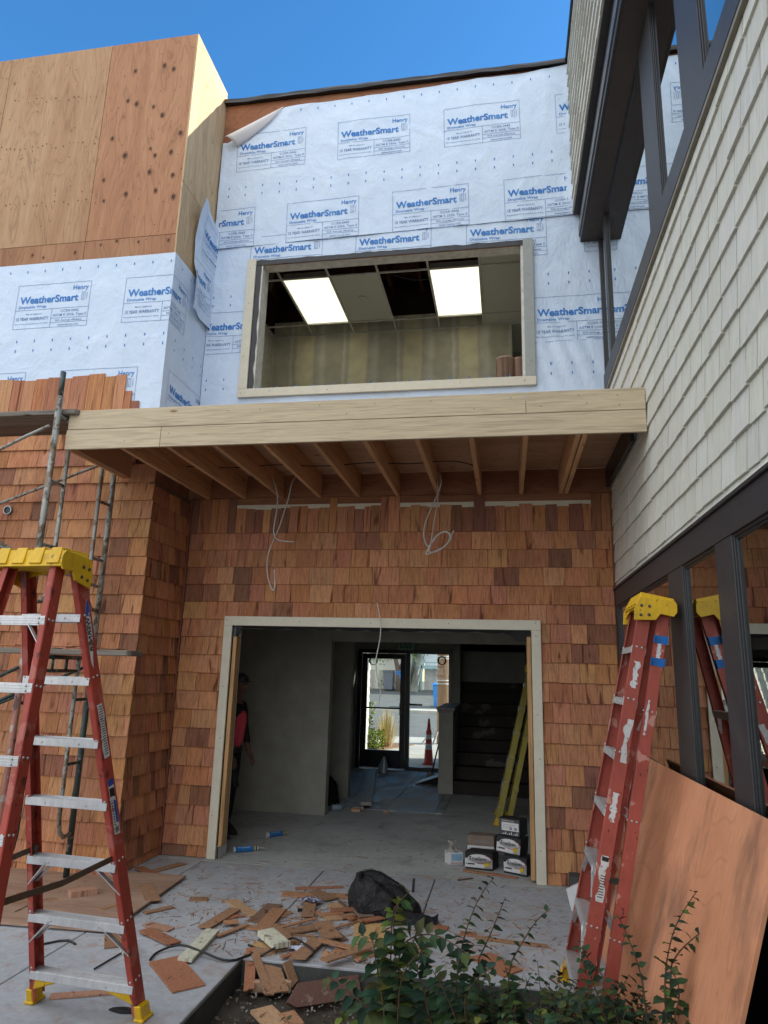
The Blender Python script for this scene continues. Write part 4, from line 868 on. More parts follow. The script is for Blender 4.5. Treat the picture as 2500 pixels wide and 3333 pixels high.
# ------------------------------------------------------------------ scaffold
SC = thing('scaffold', 'paint-spattered steel scaffold with two plank levels in front of the left shingles', 'scaffold', (-3.33, -1.3, 0))
SX = -3.33
def bar(nm, mat, pts, r=.0165, **k): return part(nm, mat, SC, lambda b: b.tube(pts, r, 10), smooth=True, **k)
for X in (SX, -5.45):
    bar('post', STEEL, [(X, -1.75, 1.75), (X, -1.75, 3.60)], .0235); bar('coupling_pin', STEELG, [(X, -1.75, 3.60), (X, -1.75, 3.80)], .019)
    bar('post', STEELR, [(X, -1.75, .02), (X, -1.75, 1.75)], .0235); bar('post', STEELG, [(X, -.92, .02), (X, -.92, 1.75)], .0235); bar('post', STEEL, [(X, -.92, 1.75), (X, -.92, 3.45)], .0235)
    for (ya, yb, m1, m2) in ((-1.75, -1.57, STEEL, STEELG), (-.92, -1.10, STEEL, STEEL)):
        s = 1 if yb > ya else -1
        bar('inner_post', m1, [(X, yb, 3.45), (X, yb, 2.22), (X, yb-s*.02, 2.12), (X, yb-s*.08, 2.05), (X, ya, 2.04)], .0165)
        bar('inner_post', m2, [(X, yb, 1.66), (X, yb, .48), (X, yb-s*.02, .38), (X, yb-s*.08, .33), (X, ya, .34)], .0165)
        for z in (2.46, 2.94, 1.34, .86, .60): bar('rung', STEELG if z < 2 else STEEL, [(X, ya, z), (X, yb, z)], .0125)
    bar('top_bar', STEEL, [(X, -1.75, 3.45), (X, -.92, 3.45)], .0165); bar('top_bar', STEELG, [(X, -1.75, 1.66), (X, -.92, 1.66)], .0165); bar('top_bar', STEELG, [(X, -1.57, 1.56), (X, -1.10, 1.56)], .0125)
    for y in (-1.25, -1.42): bar('stub', STEELG, [(X, y, 1.56), (X, y, 1.66)], .011)
bar('cross_brace', STEEL, [(SX-.02, -1.80, 3.345), (SX-.20, -1.80, 3.27), (-5.45, -1.80, 2.36)], .0125); bar('cross_brace', STEEL, [(SX-.02, -1.785, 2.33), (-5.45, -1.785, 3.30)], .0125)
bar('cross_brace', STEEL, [(SX+.05, -.955, 3.36), (-5.45, -.955, 2.58)], .0125); bar('cross_brace', STEEL, [(SX, -.97, 2.24), (-5.45, -.97, 3.0)], .0125)
bar('cross_brace', STEELG, [(SX, -1.79, 1.58), (-5.45, -1.79, .60)], .0125); bar('cross_brace', STEELG, [(SX, -1.80, 1.40), (-5.45, -1.80, .45)], .0125); bar('cross_brace', STEELG, [(SX, -.97, 1.60), (-5.45, -.97, .70)], .0125)
def plank(name, label, a, c, y0, y1, z, mat=PLANK):
    tag(part(name, mat, None, lambda b: b.prism([(a, y0), (c-.02, y0), (c, y0+.03), (c, y1-.03), (c-.02, y1), (a, y1)], (0, 0, z), (1, 0, 0), (0, 1, 0), (0, 0, .040)), bevel=.004), label, 'plank', 'scaffold planks')
plank('scaffold_plank', 'weathered plank along the outer edge of the top scaffold level', -6.2, -3.20, -1.715, -1.50, 3.47)
plank('scaffold_plank', 'weathered plank of the top scaffold level, nearer the wall', -6.2, -3.20, -1.49, -1.26, 3.472, lumber_mat('scaffold_plank_dark', (.16, .12, .09), 'x', True, .5))
plank('scaffold_plank', 'grey plank with a blackened rounded end on the lower scaffold level', -6.2, -2.70, -1.46, -1.24, 1.68)
rs = random.Random(31)
for k in range(6):
    x = -2.95-k*.16-rs.uniform(0, .05); a = rs.uniform(-.25, .25)
    def ss(b):
        u = V(math.cos(a), math.sin(a), rs.uniform(-.02, .06))*rs.uniform(.2, .32); b.obox(V(x, -1.43, 1.722+.008*(k % 3))-u/2, u, V(-math.sin(a), math.cos(a), 0)*.1, V(0, 0, .007), cedar_col(rs, .5))
    tag(part('cedar_offcut', CEDAR, None, ss), 'thin cedar offcut lying on the lower scaffold plank', 'offcut', 'cedar offcuts on the scaffold plank')

# ------------------------------------------------------------------ sheets of plywood
def lsheet(b):
    p0 = V(.535, -1.30, -.02); up = V(.345, 0, 1.15); al = V(0, -2.26, .03); n = V(1, 0, -.3).normalized()*.016
    N = 24
    b.hexa([p0, p0+al, p0+al+n, p0+n, p0+up, p0+up+al, p0+up+al+n, p0+up+n], (1, 1, 1, .37))
tag(part('plywood_sheet', PLYH, None, lsheet, bevel=.001), 'orange stained plywood sheet leaning against the right wing under the windows', 'plywood')
def gsheet(b):
    a = P(355, 3036, z=.012); c = P(605, 2855, z=.012); u = (c-a); w = V(-u.y, u.x, 0).normalized()*2.3; 
    b.obox(a-V(0, 0, .0), u, w, V(0, 0, .014), (1, 1, 1, .2))
tag(part('plywood_sheet', PLYG, None, gsheet, bevel=.001), 'dusty plywood sheet lying flat on the patio under the scaffold', 'plywood')

# ------------------------------------------------------------------ offcuts and boards on the ground
WOODV = shingle_mat('offcut_wood', grain=.35)
rc = random.Random(77)
TONE = {'o': (.42, .22, .12), 'l': (.52, .33, .19), 'd': (.20, .12, .08), 'r': (.36, .16, .09), 'p': (.48, .27, .18), 'w': (.60, .60, .48), 'y': (.55, .35, .16), 'g': (.22, .16, .12), 'b': (.33, .19, .11)}
NAMES = {'o': 'orange-brown', 'l': 'light tan', 'd': 'dark brown', 'r': 'reddish', 'p': 'pinkish', 'w': 'cream-painted', 'y': 'yellowish', 'g': 'grey-brown', 'b': 'brown'}
SA = lambda a, b: (800+a*.2712, 2850+b*.2712); SZ = lambda a, b: (a*.5425, 2500+b*.5425)
def offcut(name, cat, T, p, q, w, tone, lev, label, th=.008, z2=None, taper=1.0, group='cedar offcuts on the patio'):
    z = .002+lev*.009; A = P(*T(*p), z=z); B = P(*T(*q), z=z if z2 is None else z2); d = B-A; s = V(-d.y, d.x, 0).normalized()*w/2; k = rc.uniform(.9, 1.1); c = tuple(v*k for v in TONE[tone])+(rc.random(),)
    up = d.cross(s).normalized(); up = up if up.z > 0 else -up; t = up*th; j = lambda: d.normalized()*rc.uniform(-.012, .012)
    tl = d.normalized()*rc.uniform(-.2, .2)*w*.35; e = rc.uniform(.0, .004)*up
    def f(b): b.hexa([A-s+tl, B-s*taper+j(), B+s*taper+j(), A+s, A-s+tl+t+e, B-s*taper+t, B+s*taper+t, A+s+t+e], c)
    b = MB(); f(b); 
    # keep top ring above bottom ring with matching outline
    v = b.v; 
    for i in range(4): v[4+i] = tuple(Vector(v[i])+t+(e if i in (0, 3) else V(0, 0, 0)))
    o = b.build(name, WOODV, None, bevel=.0008); tag(o, label, cat, group); return o
OC = [ # (zoom-frame, end A, end B, width, tone, level, size/where text)
 (SA, (595, 165), (1178, 142), .042, 'r', 0, 'long thin {} strip farthest back in the scatter, left of the black bag'),
 (SA, (445, 228), (1330, 262), .105, 'o', 0, 'long {} board crossing the slab joint, left of the black bag'),
 (SA, (800, 200), (1030, 290), .12, 'b', 1, 'short {} shingle lying across the long board by the paper scrap'),
 (SA, (780, 320), (742, 500), .085, 'b', 1, '{} shingle end just below the crumpled paper'),
 (SA, (1000, 358), (1190, 380), .085, 'l', 0, 'small {} square offcut left of the black bag'),
 (SA, (1118, 315), (1212, 392), .024, 'd', 1, 'thin {} splinter standing out beside the black bag'),
 (SA, (1020, 425), (1370, 408), .065, 'r', 2, '{} strip on top of the pile left of the black bag'),
 (SA, (880, 480), (1150, 450), .06, 'o', 1, '{} wedge at the left end of the pile by the black bag'),
 (SA, (800, 450), (900, 462), .045, 'o', 0, 'small {} stub at the left edge of the pile by the bag'),
 (SA, (1320, 470), (1490, 455), .13, 'g', 3, 'dusty {} square leaning on the pile by the bag'),
 (SA, (1225, 528), (1360, 508), .06, 'r', 1, 'small {} block in front of the pile by the bag'),
 (SA, (1135, 512), (1320, 470), .055, 'b', 1, '{} wedge in the middle of the pile by the bag'),
 (SA, (935, 528), (1135, 512), .085, 'l', 0, '{} offcut in front of the pile by the bag'),
 (SA, (1370, 560), (1640, 510), .055, 'r', 2, '{} strip running under the edge of the black bag'),
 (SA, (1040, 650), (1550, 490), .014, 'o', 1, 'long {} stick pointing at the black bag'),
 (SA, (350, 360), (110, 575), .115, 'd', 0, '{} stained shingle at the left of the scatter'),
 (SA, (400, 410), (180, 665), .10, 'o', 1, '{} shingle overlapping the dark stained one'),
 (SA, (380, 475), (530, 445), .065, 'b', 0, '{} offcut on the slab joint beside the stained shingle'),
 (SA, (360, 512), (500, 490), .03, 'b', 0, 'small {} sliver on the slab joint'),
 (SA, (10, 625), (215, 660), .055, 'o', 0, '{} strip left of the cream block'),
 (SA, (335, 605), (490, 610), .04, 'd', 0, '{} strip behind the long sticks'),
 (SA, (385, 640), (840, 520), .030, 'o', 2, 'narrow {} stick set on edge in mid-scatter'),
 (SA, (440, 690), (880, 620), .09, 'b', 1, 'long {} shingle strip in mid-scatter'),
 (SA, (905, 570), (1045, 755), .115, 'b', 3, '{} shingle lying over the others in the middle of the scatter'),
 (SA, (1020, 670), (1170, 790), .07, 'd', 0, '{} shingle corner showing under the middle shingle'),
 (SA, (270, 610), (555, 840), .115, 'b', 2, 'broad {} shingle behind the cream block'),
 (SA, (80, 830), (310, 860), .07, 'y', 0, '{} shingle under the cream block'),
 (SA, (350, 905), (540, 880), .035, 'b', 0, '{} sliver right of the cream block'),
 (SA, (865, 775), (620, 1010), .095, 'b', 2, '{} shingle sticking out over the slab edge'),
 (SA, (425, 995), (640, 920), .030, 'r', 1, 'short {} stick at the slab edge'),
 (SA, (880, 775), (1280, 880), .05, 'o', 3, '{} strip above the long diagonal board'),
 (SA, (1080, 880), (1240, 915), .09, 'o', 1, '{} block behind the long diagonal board'),
 (SA, (930, 1035), (1530, 840), .065, 'b', 4, 'long {} board lying diagonally across the slab edge'),
 (SA, (1285, 950), (1440, 965), .06, 'y', 0, '{} stub in front of the diagonal board'),
 (SA, (1320, 1030), (1430, 985), .04, 'o', 1, 'small {} chunk at the slab edge beside the bush'),
 (SA, (540, 715), (850, 742), .012, 'b', 0, 'thin {} twig of wood in mid-scatter'),
 (SZ, (605, 860), (760, 800), .035, 'o', 2, '{} strip on the flat plywood sheet near its right corner'),
 (SZ, (868, 705), (920, 800), .105, 'b', 2, '{} shingle on the right corner of the flat plywood sheet'),
 (SZ, (865, 875), (1040, 835), .05, 'b', 0, '{} shingle beside the edge of the flat plywood'),
 (SZ, (880, 940), (1030, 975), .075, 'p', 0, '{} shingle behind the right rail of the open ladder'),
 (SZ, (870, 975), (1055, 1060), .085, 'r', 1, '{} shingle at the end of the black cord'),
 (SZ, (690, 980), (690, 1078), .12, 'b', 0, 'square {} shingle seen between the steps of the open ladder'),
 (SZ, (985, 1155), (1135, 1330), .175, 'r', 0, 'big {} plywood scrap with a knot in front of the open ladder'),
 (SZ, (300, 1378), (735, 1345), .05, 'p', 0, 'long {} strip between the feet of the open ladder'),
 (SZ, (1135, 790), (1240, 790), .075, 'b', 0, 'lone small {} square on the bare slab'),
 (SZ, (1385, 800), (1530, 890), .085, 'l', 0, 'dusty {} shingle at the upper left of the scatter'),
 (SZ, (1410, 850), (1225, 960), .085, 'b', 1, '{} shingle at the far left of the scatter'),
 (SZ, (1345, 905), (1450, 888), .055, 'r', 0, 'short {} piece under the far left shingle'),
 (SZ, (1340, 930), (1430, 925), .06, 'o', 2, 'small {} piece among the left shingles'),
 (SZ, (1305, 1012), (1480, 945), .03, 'o', 1, '{} splinter above the cream board'),
 (SZ, (830, 645), (1100, 575), .075, 'b', 0, '{} board lying at the inner corner beside the door casing'),
 (SZ, (830, 600), (940, 645), .075, 'r', 1, 'short {} piece at the inner corner of the shingled walls'),
 (SZ, (70, 815), (345, 790), .055, 'b', 2, '{} strip on the flat plywood behind the open ladder'),
 (SZ, (100, 762), (290, 715), .016, 'r', 2, 'thin {} stick on the flat plywood below the scaffold'),
 (SZ, (300, 695), (465, 672), .014, 'r', 2, 'thin {} stick beside the scaffold foot'),
 (SZ, (90, 870), (190, 820), .014, 'd', 2, 'thin {} stick at the left of the flat plywood'),
]
S7 = lambda a, b: (600+a*.7233, 2650+b*.7233)
OC += [(S7, (1100, 505), (1180, 518), .075, 'r', 0, 'lone {} square to the right of the black bag'), (S7, (1240, 538), (1318, 548), .065, 'r', 0, '{} offcut behind the bush'), (S7, (1310, 560), (1635, 598), .045, 'b', 0, 'long {} stick on the slab behind the bush'),
 (S7, (1255, 255), (1400, 275), .055, 'o', 0, '{} strip under the front nail box'), (S7, (1385, 272), (1505, 290), .04, 'r', 0, '{} strip in front of the right nail box'), (S7, (1230, 300), (1300, 290), .010, 'd', 0, 'thin {} splinter near the nail boxes'),
 (S7, (760, 590), (850, 640), .06, 'o', 0, '{} piece behind the bush stem'), (S7, (1010, 600), (1090, 640), .09, 'o', 0, '{} shingle half hidden by the bush'), (S7, (1330, 640), (1480, 720), .16, 'r', 0, 'broad {} shingle under the bush leaves')]
for T, p, q, w, tn, lev, lab in OC: offcut('cedar_offcut', 'offcut', T, p, q, w, tn, lev, lab.format(NAMES[tn]))
G2 = 'offcuts leaning over the slab edge'
for p, q, w, tn, lab in (((65, 880), (38, 1385), .058, 'r', 'narrow {} strip leaning into the bed at the left'), ((205, 890), (370, 1420), .135, 'b', 'wide {} shingle leaning into the bed, second from the left'), ((112, 950), (285, 1430), .045, 'b', '{} sliver leaning along the left side of the wide shingle'), ((480, 1035), (585, 1310), .062, 'b', 'short {} strip leaning into the bed in the middle'), ((1010, 930), (800, 1270), .072, 'o', '{} strip leaning into the bed at the right')):
    offcut('cedar_offcut', 'offcut', SA, p, q, w, tn, 1, lab.format(NAMES[tn]), z2=-.085, group=G2)
offcut('painted_board', 'board', SA, (232, 705), (425, 868), .105, 'w', 3, 'thick cream-painted block on the scatter', th=.03, group='cream painted pieces'); offcut('painted_board', 'board', SZ, (1275, 985), (1105, 1165), .088, 'w', 1, 'long cream-painted board lying across the black cord', th=.016, group='cream painted pieces')
offcut('painted_board', 'board', SZ, (745, 1108), (805, 1140), .05, 'w', 0, 'small cream-painted chip behind the open ladder', th=.02, group='cream painted pieces')
offcut('wood_block', 'block', SZ, (412, 775), (575, 752), .085, 'p', 2.4, 'short pale 2x4 block lying on the flat plywood', th=.038, group='loose boards')
offcut('cardboard_piece', 'cardboard', SA, (1480, 580), (1490, 800), .20, 'y', 0, 'bright tan cardboard square behind the bush stem', th=.004, group='loose boards')
offcut('cedar_offcut', 'offcut', lambda a, b: (a, b), (850, 3290), (905, 3345), .12, 'l', -9, 'large tan board end at the bottom edge of the bed, left one', group=G2, th=.015); offcut('cedar_offcut', 'offcut', lambda a, b: (a, b), (930, 3305), (965, 3350), .09, 'o', -9, 'orange board end at the bottom edge of the bed, right one', group=G2, th=.015)
# form boards and painted plank in the bed
LY = lumber_mat('form_lumber', (.46, .30, .19), 'x', True, .7); PL = worn_mat('painted_plank', (.13, .065, .050), (.24, .17, .14), .6, .6, .3, 14)
def board3(name, label, a, c, h, th, mat, z0, pointed=False):
    A = P(*SA(*a), z=z0+h*.5); B = P(*SA(*c), z=z0+h*.5); A.z = B.z = z0; d = B-A; n = V(-d.y, d.x, 0).normalized()*th
    def f(b):
        if pointed: L = d.length; e = d.normalized(); up = V(0, .65, .76)*h; b.prism([(0, .03), (.07, .11), (L, .11), (L, 0), (.05, -.0)], A, e, V(-e.y*.6, e.x*.6, .8).normalized(), V(e.y*.8, -e.x*.8, .6)*-th)
        else: b.obox(A, d, n, V(0, 0, h))
    tag(part(name, mat, None, f, bevel=.002), label, 'board', 'boards in the planting bed')
board3('form_board', 'pale 2x4 form board standing on edge against the slab edge', (112, 1150), (1372, 1185), .085, .036, LY, -.105)
board3('form_board', 'short pale board half buried in the soil at the left', (85, 1345), (545, 1340), .055, .036, LY, -.115)
board3('painted_plank', 'purplish brown painted plank with a pointed end lying in the bed', (505, 1470), (1400, 1340), .10, .032, PL, -.10, True)
# cords
CORD = flat('black_cord', (.012, .012, .014), .45, .5); WIRE = flat('grey_wire', (.44, .42, .39), .4, .5); WHT = flat('white_wire', (.62, .62, .58), .4)
def cord(name, label, pts, r, mat, cat='cord', group=None, sm=3):
    p = [Vector(q) for q in pts]
    for _ in range(sm):
        q = [p[0]]
        for a, c in zip(p, p[1:]): q += [a.lerp(c, .25), a.lerp(c, .75)]
        p = q+[p[-1]]
    return tag(part(name, mat, None, lambda b: b.tube(p, r, 7), smooth=True), label, cat, group)
g = lambda T, L, z: [P(*T(a, b), z=(z if len(q) == 0 else q[0])) for a, b, *q in L]
cord('extension_lead', 'long black cord snaking across the slab to its edge', g(SZ, [(900, 1150), (935, 1105), (1075, 1052, .03), (1200, 1095, .035), (1365, 1168), (1490, 1125), (1535, 1100), (1525, 1075), (1490, 1060)], .008), .0065, CORD, group='black cords', sm=2)
cord('extension_lead', 'black cord looping over the offcuts at the slab edge', g(SA, [(20, 1050, -.05), (250, 930, .03), (530, 750, .05), (600, 748, .05), (820, 890, .04), (815, 930, .02), (625, 1100, -.05)], .03), .006, CORD, group='black cords', sm=2)
cord('extension_lead', 'short straight black cord behind the lower ladder steps', g(SZ, [(565, 1205), (740, 1102)], .008), .005, CORD, group='black cords', sm=0)
cord('extension_lead', 'bent black cord end left of the ladder steps', g(SZ, [(230, 1062), (400, 1027), (452, 1055)], .008), .006, CORD, group='black cords', sm=1)
Q5 = lambda a, b: (850+a*.3918, 1500+b*.3918)
gy = lambda T, L, y: [P(*T(a, b), y=y+(q[0] if q else 0)) for a, b, *q in L]
cord('electric_cable', 'grey cable hanging in a long hook from the left of the canopy', gy(Q5, [(25, 92, .1), (90, 130), (132, 240), (140, 350), (115, 500), (100, 590), (125, 655), (180, 668), (272, 672)], -.42), .0065, WIRE, 'cable', 'hanging cables')
cord('electric_cable', 'grey cable crossing the first and ending in a hook above the doorway', gy(Q5, [(285, 132, .1), (250, 190), (235, 290), (190, 430), (150, 560), (90, 690), (48, 800), (50, 940), (80, 1055), (108, 1085), (118, 1020), (110, 905)], -.40), .0065, WIRE, 'cable', 'hanging cables')
loop = [(1395+105*0, 720), (1440, 640), (1520, 575), (1575, 610), (1555, 690), (1470, 750), (1390, 770), (1400, 690), (1480, 595), (1560, 590), (1590, 640), (1520, 720), (1420, 760), (1362, 790), (1400, 700), (1500, 580), (1570, 600), (1565, 660), (1600, 580)]
cord('electric_cable', 'coiled grey cable hanging right of centre under the canopy', gy(Q5, [(1440, 45, .1), (1490, 110), (1500, 190), (1455, 310), (1385, 450), (1345, 590), (1365, 690)]+loop, -.42), .0065, WIRE, 'cable', 'hanging cables')
cord('electric_cable', 'straight grey cable dropping beside the coiled one', gy(Q5, [(1450, 60, .1), (1468, 200), (1470, 330), (1440, 480), (1415, 660), (1400, 740)], -.43), .005, WIRE, 'cable', 'hanging cables')
cord('electric_cable', 'black cable threaded through the canopy joists', [(-2.75, -.75, 3.33), (-2.3, -.72, 3.31), (-1.9, -.75, 3.33), (-1.5, -.72, 3.30), (-1.1, -.75, 3.33), (-.8, -.7, 3.31), (-.4, -.75, 3.33), (-.2, -.6, 3.30)], .005, CORD, 'cable', 'hanging cables')
Q9 = lambda a, b: (1100+a*.36167, 2050+b*.36167)
cord('white_wire', 'thin white wire hanging in front of the doorway', gy(Q9, [(352, -240), (365, -200), (378, -100), (388, 0), (375, 110), (350, 220), (338, 300), (350, 420), (390, 540), (372, 620), (362, 695)], -.07), .0045, WHT, 'wire')

# ------------------------------------------------------------------ black bag, boxes, tubes, hall clutter
BAGM = NT('black_bag_plastic', .38, .35); BAGM.color((.012, .012, .014)); BAGM.bump(BAGM.noise(13, 6, .65, dist=1.2), .9, .03)
def bag(b):
    def h(u, v):
        a = u*2*math.pi; ph = v*math.pi/2; cx, cy = -.90+.0, -1.02
        rx = .185+.09*max(0, math.cos(a))**2+.02*math.sin(3*a); ry = .15+.02*math.sin(5*a); R = math.cos(ph)**.75
        n = mnoise.noise(V(math.cos(a)*2.4, math.sin(a)*2.4, v*3))*.045+(.5-abs(mnoise.noise(V(math.cos(a)*5, math.sin(a)*5, v*6+3))))*.028*(1-v)
        x = cx+(rx+n)*R*math.cos(a)-.10*v*v; y = cy+(ry+n)*R*math.sin(a); z = .004+.235*math.sin(ph)*(1+.25*mnoise.noise(V(a, v*2, 1)))
        return (x, y, z)
    b.grid(64, 30, h)
    def t(u, v):     # slack tail trailing to the right
        x = -.80+.33*u; w = .13*(1-.45*u)+.02*math.sin(u*11); y = -1.10+w*(v*2-1)-.03*u; z = .006+.085*(1-u)**.8*math.sin(math.pi*v)**.8+.022*abs(mnoise.noise(V(x*16, y*16, 0)))+(.05*max(0, u-.85)/.15*v)
        return (x, y, z)
    b.grid(40, 24, t)
tag(part('rubbish_bag', BAGM.mat, None, bag, smooth=True), 'crumpled black plastic bag lying on the slab in front of the doorway', 'plastic bag')
BOXW = flat('box_white', (.58, .58, .57), .6, var=.05); BOXK = flat('box_black', (.018, .018, .02), .45, .4, var=.3); BOXR = flat('box_red', (.35, .03, .05), .5, bump=0); BOXY = flat('box_yellow', (.55, .38, .02), .5, bump=0); BOXG = flat('box_grey', (.20, .20, .21), .6, var=.2)
def inkbox(name, label, o, w, h, d, art, mats, group='nail boxes by the doorway', cat='box'):
    o, w, h, d = Vector(o), Vector(w), Vector(h), Vector(d); n = -(d.normalized()); W_, H_ = w.length, h.length
    def body(b):
        b.obox(o, w, d, h, None, 0); e = .002
        for f in (o+h-n*0, ): b.obox(o+h+n*.0+V(0, 0, .001), w*.98, d*.46, V(0, 0, .002), None, 0)
    R = part(name, mats[0], None, body, bevel=.002); tag(R, label, cat, group)
    def pr(b):
        for q, s_ in art(W_, H_).p:
            off = .0012+.0006*s_; b.poly([o+w*(u/W_)+h*(v/H_)+n*off for u, v in q], None, s_)
    part('printed_front', mats[1:], R, pr); return R
def art_nail(W_, H_):
    k = Ink(); k.rect(0, H_*.10, W_, H_*.62, 0, 1); k.disc(W_*.52, H_*.62, W_*.42, H_*.27, 0); k.ring(W_*.54, H_*.60, W_*.44, H_*.27, W_*.022, 1, -100, 60, 24); k.rect(W_*.86, H_*.10, W_, H_*.56, 0, 1)
    k.text('TrueSpec', W_*.15, H_*.55, W_*.80, H_*.20, .02, 2); k.rect(W_*.17, H_*.50, W_*.185, H_*.75, 2, 1); k.rect(W_*.25, H_*.50, W_*.55, H_*.515, 2, 1); k.disc(W_*.06, H_*.30, W_*.02, H_*.04, 2, 10); k.rect(W_*.10, H_*.26, W_*.36, H_*.34, 2, 1)
    k.disc(W_*.80, H_*.32, W_*.10, H_*.13, 3, 14); k.ring(W_*.80, H_*.32, W_*.10, H_*.15, W_*.02, 2, 0, 360, 14); k.text('GUARD', W_*.72, H_*.28, W_*.89, H_*.09, .04, 2); k.rect(W_*.70, H_*.13, W_*.92, H_*.155, 2, 1); return k
MN = [BOXK, BOXW, BOXR, BOXK, BOXY]
inkbox('nail_box', 'black and white nail box at the front left of the pile of boxes', (-.372, .275, .004), (.232, -.025, 0), (0, -.004, .135), (.05, .15, 0), art_nail, MN)
inkbox('nail_box', 'black and white nail box at the bottom right of the pile, against the door stud', (-.045, .235, .004), (.185, -.085, 0), (.0, 0, .135), (.07, .15, 0), art_nail, MN)
inkbox('nail_box', 'tilted nail box standing on the bottom right one', (-.108, .275, .150), (.195, -.070, -.012), (.01, .0, .135), (.07, .15, .0), art_nail, MN)
def art_top(W_, H_):
    k = Ink(); k.rect(W_*.14, H_*.28, W_*.96, H_*.78, 0, 1); k.text('FRAMING NAILS', W_*.15, H_*.84, W_*.75, H_*.07, .01, 0)
    for i in range(3): k.rect(W_*.2, H_*(.62-.1*i), W_*(.8-.15*i), H_*(.64-.1*i), 1, 1)
    k.rect(W_*.52, H_*.34, W_*.64, H_*.5, 1, 1); k.rect(W_*.75, H_*.34, W_*.88, H_*.5, 1, 1)
    for i in range(9): k.rect(W_*(.14+.09*i), H_*.04, W_*(.18+.09*i), H_*(.08+.12*((i*7) % 3)/2), 0, 1)
    return k
inkbox('nail_box', 'black nail box with a white label on top of the pile', (-.085, .29, .290), (.175, -.025, -.010), (.0, .035, .125), (.07, .13, .0), art_top, [BOXK, BOXW, BOXG])
def art_carton(W_, H_):
    k = Ink(); k.rect(0, 0, W_, H_*.62, 0, 1); k.text('PREMIUM', W_*.22, H_*.12, W_*.80, H_*.22, .02, 1); k.ring(W_*.10, H_*.45, W_*.04, H_*.09, W_*.012, 1); k.text('SIDING NAILS', W_*.2, H_*.42, W_*.52, H_*.07, .01, 1); k.text('FRAMING', W_*.3, H_*.72, W_*.7, H_*.1, .01, 1); return k
inkbox('nail_carton', 'torn brown and white carton behind the nail boxes', (-.365, .50, .003), (.235, -.01, 0), (0, .02, .215), (.03, .14, 0), art_carton, [flat('carton_brown', (.20, .15, .12), .8), BOXW, BOXG])
t = thing('open_box', 'small open pale blue and white box with a clear bag sticking out', 'box', (-.47, .40, 0), 'nail boxes by the doorway')
def ob(b):
    A, B_, C_ = V(-.502, .345, .002), V(.105, .035, 0), V(-.055, .085, 0)
    for o, u in ((A, B_), (A, C_), (A+B_, C_), (A+C_, B_)): b.obox(o, u, V(0, 0, .098), V(-u.y, u.x, 0).normalized()*.002)
    b.obox(A, B_, C_, V(0, 0, .002))
part('box_body', BOXW, t, ob)
part('box_print', [flat('pale_blue_print', (.22, .36, .50), .6), BOXR], t, lambda b: (b.poly([V(-.502, .345, .035)+V(.105, .035, 0)*u+V(.0006, -.0018, v) for u, v in ((.08, 0), (.93, 0), (.93, .055), (.08, .055))]), b.poly([V(-.502, .345, .02)+V(-.055, .085, 0)*u+V(-.0016, -.001, v) for u, v in ((.1, 0), (.9, 0), (.9, .065), (.1, .065))]), [b.poly([V(-.502, .345, .008)+V(.105, .035, 0)*(.05+k*.09+q)+V(.0006, -.0018, v) for q, v in ((0, 0), (.03, 0), (.06, .016), (.03, .016))], None, 1) for k in range(10)]))
CLR = NT('clear_plastic', .25, .5); CLR.color((.42, .40, .36)); CLR.b.inputs['Alpha'].default_value = .55; CLR.bump(CLR.noise(25, 4), .8, .02)
part('clear_bag', CLR.mat, t, lambda b: b.grid(16, 12, lambda u, v: (-.49+.035*math.cos(u*6.28)*(1.1-.4*v)+.02*math.sin(v*5+u*9)-.01*v, .40+.03*math.sin(u*6.28)+.01*math.sin(v*7), .08+v*.11+.012*math.sin(u*13))), smooth=True)
def caulk(name, label, a, c):
    a, c = Vector(a), Vector(c); d = (c-a).normalized(); L = (c-a).length; t = thing(name, label, 'caulk tube', a, 'caulk tubes')
    part('tube_body', flat('caulk_blue', (.02, .13, .36), .4, .4, var=.3, sc=30), t, lambda b: b.tube([a+d*.006, a+d*L*.70], .0245, 20), smooth=False)
    part('tube_end', BOXW, t, lambda b: (b.tube([a, a+d*.012], .0255, 20), b.tube([a+d*L*.745, a+d*L*.785], [.0255, .022], 20)))
    part('tube_band', [BOXY, BLACKP], t, lambda b: (b.tube([a+d*L*.655, a+d*L*.70], .0252, 20), b.tube([a+d*L*.70, a+d*L*.745], .0254, 20, None, 1)))
    part('nozzle', flat('nozzle_plastic', (.40, .37, .33), .4), t, lambda b: b.tube([a+d*L*.785, a+d*L*.81, a+d*L*1.0], [.011, .009, .003], 12))
    ink = Ink(); ink.text('SIDE WINDER', 0, 0, L*.42, .016, .02); s = d.cross(V(0, 0, 1)).normalized()
    part('tube_lettering', flat('caulk_lettering', (.45, .60, .75), .5, bump=0), t, lambda b: [b.poly([a+d*(.03+u)+s*(math.cos(.7+v*26)*.0252)+V(0, 0, math.sin(.7+v*26)*.0252) for u, v in q]) for q, s_ in ink.p])
caulk('caulk_tube', 'blue caulk tube lying beside the left door jamb', (-2.435, .215, .0255), (-2.205, .375, .022)); caulk('caulk_tube', 'blue caulk tube lying farther inside on the hall floor', (-2.335, .835, .0255), (-2.17, 1.05, .022))
